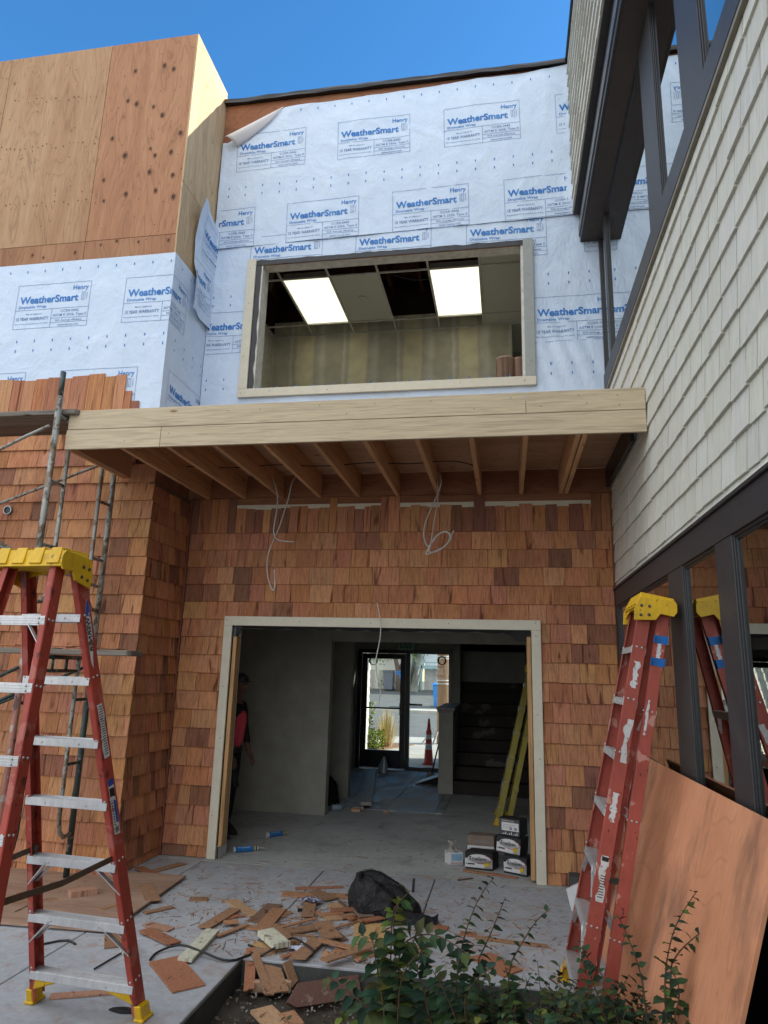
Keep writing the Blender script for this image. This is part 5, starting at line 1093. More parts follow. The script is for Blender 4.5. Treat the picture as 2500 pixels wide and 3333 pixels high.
# hall
for k, (a, c, z, lab) in enumerate((((-1.76, 2.42), (-2.24, 5.5), .03, 'lower grey board of the small stack on the hall tiles'), ((-1.68, 2.50), (-2.16, 5.4), .075, 'upper grey board of the small stack on the hall tiles'))):
    tag(part('floor_board', lumber_mat('hall_board%d' % k, (.30, .29, .26), 'y', False, .8), None, lambda b: b.beam((*a, z-.004), (*c, z-.004), .13, .038)), lab, 'board', 'boards in the hall')
tag(part('wood_block', LUMX, None, lambda b: b.box(-1.83, -1.72, 2.36, 2.44, -.0, .035)), 'cut 2x4 end under the near end of the hall boards', 'block')
tag(part('wood_block', LUMX, None, lambda b: b.box(-1.45, -1.39, 2.40, 2.44, -.0, .02)), 'tiny wood block on the hall floor', 'block')
zb = P(1245, 2517, z=.005)
ZM = NT('clear_bag_plastic', .2, .5); ZM.color((.30, .36, .40)); ZM.b.inputs['Alpha'].default_value = .75
t = thing('zip_bag', 'clear zip bag half full of dark hardware in front of the glass door', 'bag', zb)
part('bag_film', ZM.mat, t, lambda b: b.grid(20, 12, lambda u, v: (zb.x+(.09-.075*v*v)*math.cos(u*6.28)+.02*v, zb.y+(.05-.045*v)*math.sin(u*6.28), .004+.26*v+.01*math.sin(u*20)*v)), smooth=True)
part('bag_contents', flat('dark_hardware', (.05, .04, .035)), t, lambda b: b.grid(16, 8, lambda u, v: (zb.x+.078*math.cos(v*1.5)*math.cos(u*6.28), zb.y+.042*math.cos(v*1.5)*math.sin(u*6.28), .006+.11*math.sin(v*1.57))), smooth=True)
tag(part('duffel_bag', flat('dark_duffel', (.018, .017, .017), .7, .2), None, lambda b: b.grid(28, 16, lambda u, v: (-2.27+(.19+.03*math.sin(u*12))*math.cos(u*6.28)*math.cos(v*1.5)**.6, 2.72+.16*math.sin(u*6.28)*math.cos(v*1.5)**.6, .002+(.32+.06*mnoise.noise(V(u*5, v*3, 0)))*math.sin(v*1.57))), smooth=True), 'slumped black bag in the recess at the left of the hall', 'bag')
tag(part('drain_bottle', ZM.mat, None, lambda b: b.tube([V(-2.05, 2.30, .04), V(-1.96, 2.36, .04), V(-1.93, 2.38, .04)], [.035, .035, .012], 14), smooth=True), 'clear plastic bottle lying by the corner of the recess', 'bottle')
t = thing('dust_pan', 'grey dustpan with a dark underside lying by the half wall', 'dustpan', (-1.2, 4.75, 0))
part('pan_plate', flat('pan_grey', (.35, .36, .36), .4, .5), t, lambda b: b.hexa([(-1.36, 4.62, .006), (-1.00, 4.72, .12), (-1.02, 5.02, .12), (-1.34, 4.98, .006), (-1.36, 4.62, .012), (-1.0, 4.72, .128), (-1.02, 5.02, .128), (-1.34, 4.98, .012)])); part('pan_side', BLACKP, t, lambda b: b.prism([(0, 0), (.36, 0), (.36, .112), (0, .002)], (-1.36, 4.64, .002), V(.36, .10, 0).normalized(), (0, 0, 1), (0, .01, 0)))
t = thing('broom', 'broom leaning against the half wall beside the dustpan', 'broom', (-1.20, 5.3, 0))
part('broom_handle', BLACKP, t, lambda b: b.tube([V(-1.18, 5.18, .06), V(-.975, 5.30, .95)], .012, 8)); part('broom_head', flat('broom_bristle', (.16, .15, .14)), t, lambda b: b.hexa([(-1.30, 5.12, .003), (-1.08, 5.12, .003), (-1.08, 5.20, .003), (-1.30, 5.20, .003), (-1.23, 5.15, .10), (-1.14, 5.15, .10), (-1.14, 5.19, .10), (-1.23, 5.19, .10)]))
tag(part('floor_scraper', BLACKP, None, lambda b: b.hexa([(-2.58, 4.1, 0), (-2.46, 4.2, 0), (-2.46, 4.6, 0), (-2.58, 4.6, 0), (-2.61, 4.3, .38), (-2.60, 4.3, .38), (-2.60, 4.5, .38), (-2.61, 4.5, .38)])), 'dark wedge leaning on the left wall of the hall', 'scraper')
for k, (x, z) in enumerate(((-2.30, 1.80), (-1.10, 1.83))):
    tag(part('cable_coil', CORD, None, lambda b: [b.tube([V(x+(.055+.01*j)*math.cos(i*.4), 5.99-.01*j, z+.07*math.sin(i*.4)) for i in range(17)], .006, 6) for j in range(3)]), ('left' if k == 0 else 'right')+' coil of black cable hanging at the top of the glass entrance', 'cable coil', 'cable coils')
# crumpled papers
def crumple(name, label, c, rx, ry, h, mat, seed):
    c = Vector(c)
    tag(part(name, mat, None, lambda b: b.grid(14, 8, lambda u, v: (c.x+(u-.5)*2*rx+.006*math.sin(v*9+seed), c.y+(v-.5)*2*ry+.01*math.sin(u*8), c.z+h*(.35+abs(mnoise.noise(V(u*4+seed, v*4, seed))))*(1-abs(2*u-1)**3))), smooth=False), label, 'paper', 'crumpled papers')
PAPR = NT('striped_paper', .7); PAPR.color(PAPR.ramp(PAPR.math('FRACT', PAPR.math('MULTIPLY', PAPR.noise(9, 1), 9.0)), [(.45, (.40, .40, .44)), (.55, (.06, .06, .12))]))
pp = P(*SA(785, 292), z=.03); crumple('paper_scrap', 'crumpled black-and-white printed paper on the long board', (pp.x, pp.y, .026), .075, .045, .02, PAPR.mat, 2)
pp = P(*SA(640, 870), z=.02); crumple('paper_scrap', 'torn white and blue wrapper among the offcuts at the slab edge', (pp.x, pp.y, .012), .07, .03, .018, flat('wrapper_white', (.50, .54, .66)), 5)
pp = P(*SA(735, 800), z=.02); crumple('paper_scrap', 'white scrap beside the torn wrapper', (pp.x, pp.y, .010), .035, .02, .014, flat('scrap_white', (.62, .62, .66)), 8)
tag(part('plastic_cap', BLACKP, None, lambda b: b.obox(P(*SA(620, 435), z=.001), (.045, .01, 0), (-.01, .035, 0), (0, 0, .012))), 'small black plastic square on the slab beside the brown shingle', 'cap')
tag(part('joint_strip', BLACKP, None, lambda b: (b.obox(P(1340, 2905, z=.001), (.004, .02, .09), (.02, 0, .004), (0, .004, .0)))), 'dark strip sticking up beside the black bag', 'strip')
# downspout end and block by the right casing
tag(part('downspout_elbow', BOXW, None, lambda b: (b.hexa([(.43, -.62, .002), (.56, -.66, .002), (.60, -.52, .002), (.47, -.48, .002), (.40, -.58, .13), (.50, -.62, .19), (.56, -.50, .19), (.46, -.46, .13)]),)), 'white angular downspout piece behind the folded ladder', 'downspout')
tag(part('concrete_block', SLABEDGE, None, lambda b: b.box(.46, .72, -.19, -.045, .0, .115), bevel=.006), 'small weathered concrete block at the foot of the shingles by the right casing', 'block')
tag(part('soil_stain', flat('dark_clod', (.02, .018, .018), .9), None, lambda b: b.grid(16, 4, lambda u, v: (P(402, 3292, z=0).x+(.06+.02*math.sin(u*15))*math.cos(u*6.28)*(1-v), P(402, 3292, z=0).y+.03*math.sin(u*6.28)*(1-v), .002+.016*v*(1-v)*3)), smooth=True), 'dark clod of dirt on the slab between the ladder feet', 'dirt clod')
# pavement line of grit along the threshold
# ------------------------------------------------------------------ person behind the left jamb
SKINM = flat('skin', (.15, .075, .05), .6, .3, var=.06, bump=0); VESTM = flat('vest_pink', (.62, .07, .10), .7, .2, var=.08); SHIRT = flat('dark_shirt', (.025, .022, .022), .8, .1); PANT = flat('dark_trousers', (.02, .021, .025), .85, .1); BOOT = flat('boot_leather', (.025, .018, .014), .6, .3)
def skinm(name, mat, parent, J, E_, root=0, sub=2):
    me = bpy.data.meshes.new(name); me.from_pydata([j[0] for j in J], E_, []); me.materials.append(mat); o = bpy.data.objects.new(name, me); link(o); o.parent = parent
    o.modifiers.new('skin', 'SKIN'); lay = me.skin_vertices[0].data
    for i, j in enumerate(J): r = j[1] if isinstance(j[1], tuple) else (j[1], j[1]); lay[i].radius = r; lay[i].use_root = (i == root)
    m_ = o.modifiers.new('sub', 'SUBSURF'); m_.levels = sub; m_.render_levels = sub
    return o
PR = thing('person', 'person in a pink safety vest and dark trousers half hidden behind the left door jamb', 'person', (-2.785, .80, 0)); PR.rotation_euler = (0, 0, math.radians(-12))
J = [((0, 0, .80), (.105, .13)), ((.01, 0, .98), (.095, .13)), ((.03, 0, 1.14), (.105, .15)), ((.04, 0, 1.25), (.07, .10)), ((.05, 0, 1.30), .048), ((.065, 0, 1.36), .052),
     ((.03, -.155, 1.22), .052), ((.02, -.20, .98), .038), ((.15, -.19, .79), .026), ((.03, .155, 1.22), .052), ((.04, .20, .98), .038), ((.12, .19, .78), .026),
     ((0, -.085, .72), .085), ((.03, -.09, .42), .055), ((-.01, -.09, .10), .036), ((0, .085, .72), .085), ((-.02, .10, .42), .055), ((-.05, .10, .10), .036)]
ED = [(0, 1), (1, 2), (2, 3), (3, 4), (4, 5), (3, 6), (6, 7), (7, 8), (3, 9), (9, 10), (10, 11), (0, 12), (12, 13), (13, 14), (0, 15), (15, 16), (16, 17)]
for s, w in ((-1, 8), (1, 11)):       # hands: palm, four fingers of different length, thumb
    wp = V(*J[w][0]); pi_ = len(J); J.append((tuple(wp+V(.030, 0, -.045)), (.020, .012))); ED.append((w, pi_))
    for k, (dy, L) in enumerate(((-.024, .056), (-.008, .064), (.008, .060), (.023, .048))):
        a = len(J); b0 = wp+V(.045, dy, -.075); J += [(tuple(b0), .0095), (tuple(b0+V(.014, dy*.2, -L*.5)), .0085), (tuple(b0+V(.010, dy*.3, -L)), .007)]; ED += [(pi_, a), (a, a+1), (a+1, a+2)]
    a = len(J); J += [(tuple(wp+V(.052, -.012*s, -.045)), .010), (tuple(wp+V(.070, -.010*s, -.075)), .008)]; ED += [(pi_, a), (a, a+1)]
skinm('body', SKINM, PR, J, ED)
def head(b):
    def h(u, v):
        a = u*2*math.pi; p = (v-.5)*math.pi; x = math.cos(p)*math.cos(a); y = math.cos(p)*math.sin(a); z = math.sin(p)
        fx = .088 if x > 0 else .098; w = .072*(1-.18*max(0, -z)); nose = .020*math.exp(-((y*.072)/.012)**2-((z+.12)/.17)**2)*max(0, x); brow = .006*math.exp(-((z-.18)/.08)**2)*max(0, x); eye = -.008*math.exp(-((abs(y*.072)-.030)/.012)**2-((z-.03)/.07)**2)*max(0, x); lip = .006*math.exp(-((y*.072)/.022)**2-((z+.48)/.06)**2)*max(0, x)
        return (.075+fx*x*(1-.12*max(0, -z))+nose+brow+eye+lip, w*y, 1.445+.108*z)
    b.grid(48, 32, h)
def loc(nm, mat, fn, **k): bb = MB(); fn(bb); o = bb.build(nm, mat, None, **k); o.parent = PR; return o
loc('head', SKINM, head, smooth=True)
for s in (-1, 1):
    loc('ear', SKINM, lambda b: b.grid(12, 6, lambda u, v: (.065+.016*math.cos(u*6.28)*math.cos(v*1.4), s*(.071+.014*math.sin(v*1.5)), 1.435+.028*math.sin(u*6.28)*math.cos(v*1.4))), smooth=True); loc('eye', flat('eye_dark', (.03, .02, .02), .2), lambda b: b.grid(10, 6, lambda u, v: (.150+.006*math.cos((v-.5)*3.1)*math.cos(u*6.28), s*.030+.010*math.cos((v-.5)*3.1)*math.sin(u*6.28), 1.452+.007*math.sin((v-.5)*3.1))), smooth=True)
    loc('boot', BOOT, lambda b: b.grid(20, 14, lambda u, v: ((.03 if s < 0 else -.01)+(.125 if math.cos(u*6.28) > 0 else .07)*math.cos(u*6.28)*math.cos(v*1.5)**.5*(1-.35*v), s*.095+.048*math.sin(u*6.28)*math.cos(v*1.5)**.5*(1-.2*v), .002+(.115-.055*max(0, math.cos(u*6.28)))*math.sin(v*1.57)**.8)), smooth=True)
loc('mouth', flat('lips', (.16, .06, .05), .5), lambda b: b.grid(8, 3, lambda u, v: (.153-.010*abs(2*u-1)**2, (u-.5)*.042, 1.390+.008*(v-.5))), smooth=True)
loc('hard_hat', flat('cap_dark', (.03, .03, .035), .5), lambda b: (b.grid(32, 10, lambda u, v: (.066+(.108-.0*v)*math.cos(u*6.28)*math.cos(v*1.57)**.6, .086*math.sin(u*6.28)*math.cos(v*1.57)**.6, 1.478+.088*math.sin(v*1.57))), b.prism([(.06*math.cos(a*.2618), .07*math.sin(a*.2618)) for a in range(-6, 7)], (.15, 0, 1.478), (1, 0, 0), (0, 1, 0), (0, 0, .006))), smooth=True)
skinm('trousers', PANT, PR, [((0, 0, .80), (.118, .145)), ((0, 0, .88), (.112, .14)), ((0, -.085, .72), .098), ((.03, -.09, .42), .072), ((-.01, -.09, .10), .058), ((0, .085, .72), .098), ((-.02, .10, .42), .072), ((-.05, .10, .10), .058)], [(0, 1), (0, 2), (2, 3), (3, 4), (0, 5), (5, 6), (6, 7)])
skinm('shirt', SHIRT, PR, [((0, 0, .86), (.112, .138)), ((.01, 0, .98), (.105, .14)), ((.03, 0, 1.14), (.115, .16)), ((.04, 0, 1.26), (.062, .09)), ((.03, -.155, 1.225), .060), ((.02, -.198, 1.0), .048), ((.12, -.193, .85), .036), ((.03, .155, 1.225), .060), ((.04, .198, 1.0), .048), ((.10, .193, .85), .036)], [(0, 1), (1, 2), (2, 3), (3, 4), (4, 5), (5, 6), (3, 7), (7, 8), (8, 9)])
skinm('vest', VESTM, PR, [((.0, 0, .80), (.122, .152)), ((.01, 0, .98), (.118, .155)), ((.03, 0, 1.13), (.128, .170)), ((.035, 0, 1.23), (.09, .135))], [(0, 1), (1, 2), (2, 3)])
loc('tool_pouch', flat('pouch_black', (.02, .02, .022), .6), lambda b: b.hexa([(.06, -.20, .50), (.22, -.17, .48), (.22, -.08, .48), (.06, -.14, .50), (.04, -.19, .76), (.16, -.16, .76), (.16, -.11, .76), (.04, -.13, .76)]), bevel=.015)
loc('belt', BLACKP, lambda b: b.grid(32, 2, lambda u, v: (.125*math.cos(u*6.28), .158*math.sin(u*6.28), .79+.045*v)), solid=.006)

# ------------------------------------------------------------------ street side
GRAYSH = MB(); fr = wall_frame('x+', -2.90)
part('entry_shade_wall', DRYD, BLD, lambda b: b.box(.42, .6, 6.2, 8.6, 0, 3.0))  # unseen wall, added to keep the sun off the entry path
part('entry_slat', DARKP, BLD, lambda b: [b.box(-2.9, .5, 6.4+k*.42, 6.4+k*.42+.30, 2.7, 2.78) for k in range(7)])
def psw(b):
    f = wall_frame('x+', -2.90); r = random.Random(4); b.box(-3.1, -2.90, 6.25, 8.75, 0, 3.0, (.4, .4, .4, 1))
    for i in range(18): course(b, f, 6.25, 8.75, .0+PITCH*i, PITCH+.004, pcol, r, .10, .2, th=.02, jz=.006, tilt=.01)
PW = part('entry_side_wall', PAINTSH, BLD, psw)
t = thing('dry_grass_tuft', 'tall straw-coloured ornamental grass beside the front path', 'grass tuft', (-2.72, 9.6, 0))
def tuft(b):
    r = random.Random(6)
    for i in range(340):
        a = r.uniform(0, 6.28); q = r.random()**.7; lean = q*.42; hgt = r.uniform(.45, .95)*(1-.35*q); o = V(-2.62+.10*q*math.cos(a), 9.5+.10*q*math.sin(a), 0); k = r.uniform(.8, 1.15)
        p = [o, o+V(math.cos(a)*lean*.25, math.sin(a)*lean*.25, hgt*.5), o+V(math.cos(a)*lean*.7, math.sin(a)*lean*.7, hgt)]; s = V(-math.sin(a), math.cos(a), 0)*.005
        c = (.62*k, .48*k, .25*k, 1) if r.random() < .85 else (.25, .30, .06, 1); b.poly([p[0]-s, p[0]+s, p[1]+s, p[1]-s], c); b.poly([p[1]-s, p[1]+s, p[2]+s*.3, p[2]-s*.3], c)
part('grass_blades', vc_mat('straw', sc=5), t, tuft)
def greens(name, label, c, R, n, seed, col=(.16, .22, .02)):
    t = thing(name, label, 'shrub', c); r = random.Random(seed)
    def f(b):
        for i in range(n):
            a = r.uniform(0, 6.28); q = r.random()**.5*R[0]; z = r.random()*R[1]; o = V(c[0]+q*math.cos(a), c[1]+q*math.sin(a), z); d = V(r.uniform(-1, 1), r.uniform(-1, 1), r.uniform(-.2, 1)).normalized()*.06; s = d.cross(V(r.random(), r.random(), .3)).normalized()*.018; k = r.uniform(.6, 1.4)
            b.poly([o, o+d*.5+s, o+d, o+d*.5-s], tuple(v*k for v in col)+(1,))
    part('foliage', vc_mat('green_leaf_'+str(seed), sc=9), t, f); part('stem', flat('stem_brown', (.12, .09, .05)), t, lambda b: [b.tube([V(*c), V(c[0]+.1*math.cos(k), c[1]+.1*math.sin(k), R[1]*.8)], .006, 5) for k in range(5)])
greens('small_shrub', 'low yellow-green shrub by the grey side wall beyond the door', (-2.78, 8.9, 0), (.22, .40), 500, 1); greens('small_shrub', 'taller yellow-green shrub behind the low one beyond the door', (-3.05, 9.5, 0), (.15, .95), 350, 2, (.20, .26, .02))
struct('mulch_strip', flat('mulch_brown', (.22, .13, .08), .9, sc=30), lambda b: b.prism([(-3.6, 8.6), (-2.75, 8.6), (-2.1, 10.3), (-3.8, 10.5)], (0, 0, .003), (1, 0, 0), (0, 1, 0), (0, 0, .02)))
t = thing('traffic_cone', 'stack of orange and white traffic cones on the path beyond the door', 'traffic cone', (-1.42, 7.0, 0)); CO = flat('cone_red', (.55, .05, .04), .5); CW = flat('cone_white', (.6, .6, .6), .4)
part('cone_body', [CO, CW], t, lambda b: [b.tube([V(-1.42, 7.0, z0), V(-1.42, 7.0, z1)], [r0, r1], 20, None, m) for z0, z1, r0, r1, m in ((.02, .26, .085, .068, 0), (.26, .36, .066, .060, 1), (.36, .44, .060, .056, 0), (.44, .52, .056, .052, 1), (.52, .60, .056, .050, 0), (.60, .80, .038, .018, 0))]); part('cone_base', CO, t, lambda b: b.box(-1.52, -1.32, 6.9, 7.1, 0, .03))
t = thing('utility_pole', 'brown wooden utility pole with wrapped bands by the sidewalk', 'utility pole', (-1.52, 10.9, 0))
part('pole', lumber_mat('pole_wood', (.42, .26, .16), 'z', False, .6), t, lambda b: b.tube([V(-1.50, 10.9, -.2), V(-1.50, 10.9, 9)], [.155, .12], 20), smooth=True)
for z in (1.36, 1.44, 1.95, 2.0): part('band', CW, t, lambda b: b.tube([V(-1.50, 10.9, z), V(-1.50, 10.9, z+.025)], .157, 20))
tag(part('guy_debris', flat('grey_rag', (.4, .38, .36)), None, lambda b: (b.beam((-1.95, 10.5, .02), (-1.72, 10.7, .35), .05, .02), b.beam((-1.70, 10.6, .02), (-1.62, 10.7, .28), .06, .02))), 'pale debris leaning at the foot of the utility pole', 'debris')
def bin_(name, label, x, y, z, col, w=.58):
    t = thing(name, label, 'wheelie bin', (x, y, z), 'wheelie bins'); m = flat('bin_'+col[0], col[1], .4, .4, var=.06)
    part('bin_body', m, t, lambda b: b.hexa([(x-w*.42, y-.25, z+.06), (x+w*.42, y-.25, z+.06), (x+w*.42, y+.25, z+.06), (x-w*.42, y+.25, z+.06), (x-w/2, y-.33, z+.98), (x+w/2, y-.33, z+.98), (x+w/2, y+.33, z+.98), (x-w/2, y+.33, z+.98)]), bevel=.02); part('bin_lid', m, t, lambda b: b.hexa([(x-w*.53, y-.37, z+.98), (x+w*.53, y-.37, z+.98), (x+w*.53, y+.36, z+1.0), (x-w*.53, y+.36, z+1.0), (x-w*.48, y-.30, z+1.04), (x+w*.48, y-.30, z+1.04), (x+w*.48, y+.33, z+1.08), (x-w*.48, y+.33, z+1.08)]))
    for s in (-1, 1): part('bin_wheel', BLACKP, t, lambda b: b.tube([V(x+s*w*.4, y+.28, z+.1), V(x+s*w*.47, y+.28, z+.1)], .1, 14))
bin_('wheelie_bin', 'blue wheelie bin standing behind the utility pole', -2.85, 25, .13, ('blue', (.02, .22, .62)), .66)
def gz(y): return .115+(y-24.1)/8.1*.585
g1 = P(1302, 2240, y=31.2); bin_('wheelie_bin', 'blue wheelie bin in front of the garage doors', g1.x+.15, 31.2, gz(31.2), ('bluefar', (.02, .25, .70)), .62); bin_('wheelie_bin', 'dark grey wheelie bin beside the blue one at the garage', g1.x-.62, 31.3, gz(31.3), ('grey', (.16, .17, .20)), .55)
WH = flat('garage_white', (.74, .71, .62), .7, var=.04, sc=1); WH2 = flat('house_white', (.72, .74, .75), .7, var=.04, sc=1); TEAL = flat('teal_trim', (.30, .45, .46), .6)
t = thing('garage', 'long white garage with plank doors across the street', 'garage', (-10, 32.4, .7))
gx1 = P(1330, 2240, y=32.3).x; gt = P(1250, 2158, y=32.3).z
part('wall', WH, t, lambda b: b.box(-22, gx1, 32.3, 38, .3, gt+.55)); part('roof', flat('garage_roof', (.35, .33, .30)), t, lambda b: b.box(-22.3, gx1+.2, 32.0, 38.2, gt+.55, gt+.65))
for (pa, pb) in ((1230, 1262), (1264, 1300), (1192, 1215)):
    xa, xb = P(pa, 2220, y=32.2).x, P(pb, 2220, y=32.2).x
    part('garage_door', flat('plank_door_white', (.66, .63, .54), .7, var=.05), t, lambda b: [b.box(xa+(xb-xa)*k/9+.008, xa+(xb-xa)*(k+1)/9-.008, 32.24, 32.28, .62, .7+(P(1250, 2180, y=32.2).z-.7)) for k in range(9)])
t = thing('house', 'white two-storey house with a pale blue deck rail across the street', 'house', (-6, 33, .7)); hx0 = P(1375, 2240, y=32.6).x; hx1 = hx0+12; dz = P(1420, 2172, y=32.6).z
part('wall', WH2, t, lambda b: b.box(hx0, hx1, 33.6, 40, .3, 7)); part('lower_wall', flat('house_lower', (.66, .64, .60)), t, lambda b: b.box(hx0+.1, hx1, 32.6, 33.6, .3, dz-.1)); part('deck', TEAL, t, lambda b: b.box(hx0-.1, hx1, 31.7, 33.6, dz-.1, dz+.08))
for k in range(9): part('deck_post', TEAL, t, lambda b: b.box(hx0+k*1.1, hx0+.09+k*1.1, 31.7, 31.79, dz+.08 if k % 3 else .5, dz+1.05))
part('deck_rail', TEAL, t, lambda b: (b.box(hx0, hx1, 31.69, 31.80, dz+1.0, dz+1.08), b.box(hx0, hx1, 31.71, 31.77, dz+.2, dz+.26)))
part('window', flat('house_window', (.12, .25, .45), .2, .5), t, lambda b: b.box(hx0+1.0, hx0+2.2, 33.55, 33.6, dz+.6, dz+2.0)); part('orange_towel', flat('towel_orange', (.55, .12, .04)), t, lambda b: b.box(hx0-.25, hx0+.0, 31.6, 31.7, dz+1.0, dz+2.0))
t = thing('outdoor_stairs', 'grey wooden stairs climbing between the garage and the house', 'stairs', (-6, 32, .7)); sx0, sx1 = P(1336, 2235, y=31.5).x, P(1362, 2235, y=31.5).x
part('steps', flat('stair_wood', (.34, .33, .27), .8), t, lambda b: [b.box(sx0, sx1, 31.3+k*.27, 31.6+k*.27, .55 if k < 1 else gz(31.4)+.15*k, gz(31.4)+.17*(k+1)-.02) for k in range(13)]); part('stair_rail', flat('rail_pale', (.55, .58, .52)), t, lambda b: (b.beam((sx1, 31.3, 1.5), (sx1+.1, 34.7, 3.8), .06, .08), b.beam((sx1, 31.3, .6), (sx1, 31.3, 1.55), .08, .08), b.beam((sx1, 31.3, .95), (sx1+.1, 34.7, 3.2), .04, .05)))
t = thing('street_tree', 'leafy green tree in front of the garage across the street', 'tree', (g1.x+.1, 31.8, .7)); tx = P(1300, 2200, y=31.0).x; tz = P(1295, 2135, y=31).z
part('trunk', flat('bark', (.16, .12, .09), .9, sc=20), t, lambda b: (b.tube([V(tx, 31.0, .5), V(tx-.05, 31.0, 1.6), V(tx-.25, 31.0, 2.4), V(tx-.5, 31, 3.2)], [.17, .13, .10, .05], 10), b.tube([V(tx-.05, 31, 1.7), V(tx+.4, 31, 2.6), V(tx+.8, 30.8, 3.4)], [.09, .06, .03], 8), b.tube([V(tx-.2, 31, 2.2), V(tx-.9, 31.2, 3.0), V(tx-1.5, 31, 3.4)], [.07, .05, .02], 8)), smooth=True)
def crown(b):
    r = random.Random(15)
    for k in range(46):
        c = V(tx-.2+r.gauss(0, 1.15), 31+r.gauss(0, .7), 3.55+r.gauss(0, .55)); 
        for i in range(75):
            o = c+V(r.gauss(0, .24), r.gauss(0, .24), r.gauss(0, .20)); d = V(r.uniform(-1, 1), r.uniform(-1, 1), r.uniform(-.6, .6)).normalized()*.13; s = d.cross(V(r.random(), r.random(), 1)).normalized()*.04; q = r.uniform(.6, 1.4); b.poly([o, o+d*.5+s, o+d, o+d*.5-s], (.13*q, .22*q, .05*q, 1))
part('crown', vc_mat('street_leaf', sc=6), t, crown)

# ------------------------------------------------------------------ shrubs in the planting bed
LEAFM = NT('shrub_leaf', .6, .15); c_, a_ = LEAFM.col(); LEAFM.color(LEAFM.mix(c_, LEAFM.ramp(LEAFM.noise(40, 3), [(.3, .8), (.7, 1.2)]), 1, 'MULTIPLY')); LEAFM.b.inputs['Subsurface Weight'].default_value = 0
TWIG = flat('twig_bark', (.11, .065, .04), .7, sc=40)
LC = [(.032, .062, .030), (.024, .050, .028), (.042, .078, .032), (.020, .040, .024), (.055, .092, .038), (.030, .066, .044), (.07, .085, .03)]; LY_ = [(.16, .19, .035), (.12, .16, .03), (.08, .13, .03)]
def leaf(b, o, d, up, L, col, r, fold=.25):
    d = d.normalized(); s = d.cross(up).normalized(); n = s.cross(d).normalized(); w = L*r.uniform(.32, .42); cur = r.uniform(.05, .35)*L
    M = [o+d*L*t_-n*cur*t_*t_ for t_ in (0, .3, .62, 1)]; e1, e2 = w*fold, w*fold
    Ls = [M[1]+s*w*.92+n*e1, M[2]+s*w*.78+n*e2]; Rs = [M[1]-s*w*.92+n*e1, M[2]-s*w*.78+n*e2]; c = tuple(v*r.uniform(.85, 1.15) for v in col)+(1,)
    b.poly([M[0], M[1], Ls[0]], c); b.poly([M[1], M[2], Ls[1], Ls[0]], c); b.poly([M[2], M[3], Ls[1]], c); b.poly([M[0], Rs[0], M[1]], c); b.poly([M[1], Rs[0], Rs[1], M[2]], c); b.poly([M[2], Rs[1], M[3]], c)
def stem_leaves(bt, bl, pts, r, L=.052, sp=.026, tones=LC, r0=.0042, top=1.0, start=.0):
    p = [Vector(q) for q in pts]
    for _ in range(2):
        q = [p[0]]
        for a, c in zip(p, p[1:]): q += [a.lerp(c, .25), a.lerp(c, .75)]
        p = q+[p[-1]]
    bt.tube(p, [r0*(1-.7*i/(len(p)-1)) for i in range(len(p))], 6); T = sum((c-a).length for a, c in zip(p, p[1:])); acc = 0; nx = start*T; side = 1
    for a, c in zip(p, p[1:]):
        d = c-a; 
        while acc+d.length > nx:
            o = a+d*((nx-acc)/d.length); f = nx/T; dd = d.normalized(); k = dd.orthogonal().normalized(); ang = r.uniform(-.5, .5)+(0 if side > 0 else math.pi); out = (k*math.cos(ang)+dd.cross(k)*math.sin(ang)); out = (out+V(r.uniform(-.3, .3), r.uniform(-.5, .1), 0)).normalized()
            dirn = (out*.95+dd*.35+V(0, 0, -.18)).normalized(); LL = L*r.uniform(.75, 1.15)*(1-.45*max(0, f-.55)/.45); leaf(bl, o, dirn, V(r.uniform(-.4, .4), r.uniform(-.5, .2), 1), LL, r.choice(tones), r); side *= -1; nx += sp*r.uniform(.7, 1.3)
        acc += d.length
S8 = lambda a, b: (1820+a*.41, 2900+b*.41); S9 = lambda a, b: (1300+a*.4822, 2850+b*.4822)
def shrub(name, label, stems, low, seed, base):
    r = random.Random(seed); t = thing(name, label, 'shrub', base, 'shrubs in the planting bed'); bt, bl = MB(), MB()
    for T, pts, y, L, tones in stems:
        q = [P(*T(a, c), y=y+r.uniform(-.02, .02)) for a, c in pts]; g0 = V(q[0].x+(base[0]-q[0].x)*.5, y, -.12); stem_leaves(bt, bl, [g0]+q, r, L*1.65*r.uniform(.75, 1.2), .019, tones)
    for (x0, x1, y0, y1, zmax, n) in low:
        for i in range(n):
            x, y = r.uniform(x0, x1), r.uniform(y0, y1); h = zmax*r.uniform(.55, 1.0); a = r.uniform(0, 6.28); l_ = r.uniform(.05, .22)
            stem_leaves(bt, bl, [V(x, y, -.13), V(x+math.cos(a)*l_*.3, y+math.sin(a)*l_*.3, -.12+(h+.12)*.6), V(x+math.cos(a)*l_, y+math.sin(a)*l_, h)], r, r.uniform(.050, .085), .021, LC if r.random() < .85 else LC+LY_, .003, start=.10)
    bt.build('branch', TWIG, t, smooth=True); bl.build('foliage', LEAFM.mat, t)
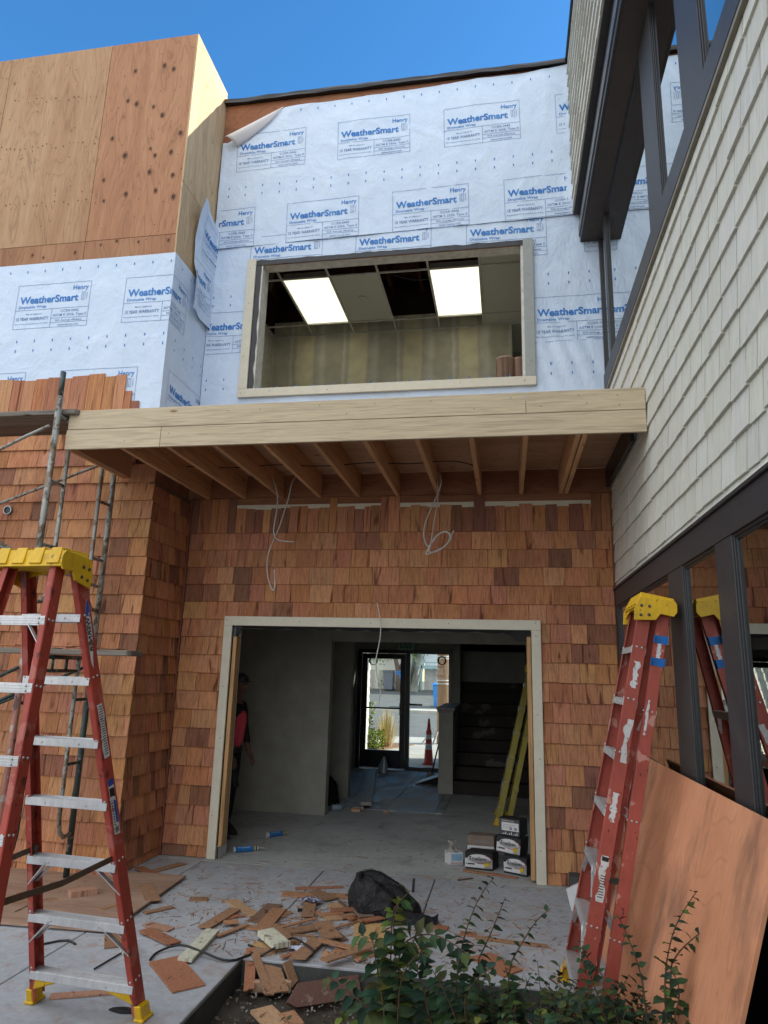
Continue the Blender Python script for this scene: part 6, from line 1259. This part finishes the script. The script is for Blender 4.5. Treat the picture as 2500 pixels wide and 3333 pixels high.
shrub('garden_shrub', 'leftmost leafy shrub, its tall stem topped with yellow-green leaves before the black bag', [
    (S7, [(955, 930), (958, 760), (945, 600), (940, 480), (962, 400), (1015, 345)], -3.05, .055, LC+LY_), (S7, [(925, 700), (935, 520), (930, 440), (990, 370)], -3.0, .055, LY_),
    (S7, [(900, 900), (880, 760), (858, 640), (850, 560), (790, 545)], -3.1, .058, LC), (S7, [(900, 930), (800, 850), (730, 790), (680, 745), (640, 730)], -3.05, .052, LC), (S7, [(950, 620), (1030, 545), (1120, 540), (1200, 575), (1290, 640)], -3.0, .062, LC), (S7, [(955, 780), (1020, 650), (1100, 600)], -3.15, .055, LC)],
    [(-.60, -.12, -3.3, -2.65, .33, 60), (-.95, -.5, -3.2, -2.8, .10, 30)], 1, (-.40, -3.05, -.12))
shrub('garden_shrub', 'middle leafy shrub with three thin upright shoots over the slab', [
    (S7, [(1215, 930), (1225, 760), (1245, 600), (1295, 440), (1350, 335), (1395, 285)], -2.95, .040, LC), (S7, [(1300, 700), (1370, 560), (1410, 460), (1445, 375)], -2.9, .046, LC+LY_[2:]), (S7, [(1440, 720), (1530, 560), (1590, 470), (1650, 425)], -2.95, .036, LC),
    (S7, [(1220, 900), (1150, 760), (1110, 690)], -3.1, .058, LC), (S7, [(1240, 860), (1310, 740), (1400, 680)], -3.1, .055, LC), (S7, [(1100, 930), (1085, 800), (1040, 700), (1080, 560)], -3.05, .055, LC)],
    [(-.22, .42, -3.35, -2.6, .40, 150)], 2, (.05, -3.0, -.12))
shrub('garden_shrub', 'rightmost leafy shrub with tall arching shoots in front of the leaning plywood', [
    (S8, [(700, 1050), (660, 700), (600, 500), (545, 370), (490, 240), (455, 180)], -3.0, .046, LC), (S8, [(850, 1050), (835, 700), (870, 450), (930, 260), (1010, 120), (1095, 0)], -3.05, .050, LC+LY_[2:]), (S8, [(860, 640), (950, 480), (1060, 380), (1150, 310), (1250, 265)], -3.0, .040, LC),
    (S8, [(900, 1050), (960, 850), (940, 700), (880, 640)], -3.1, .058, LC), (S8, [(960, 1056), (1100, 1000), (1230, 900), (1350, 895)], -3.1, .042, LC), (S8, [(300, 760), (200, 640), (180, 500), (140, 380)], -2.95, .034, LC), (S8, [(420, 820), (330, 640), (220, 540), (180, 430)], -2.95, .036, LC)],
    [(.40, .70, -3.45, -2.75, .33, 110), (.66, .80, -3.6, -3.1, .24, 50), (.36, .60, -3.0, -2.5, .24, 40)], 3, (.62, -3.05, -.12))
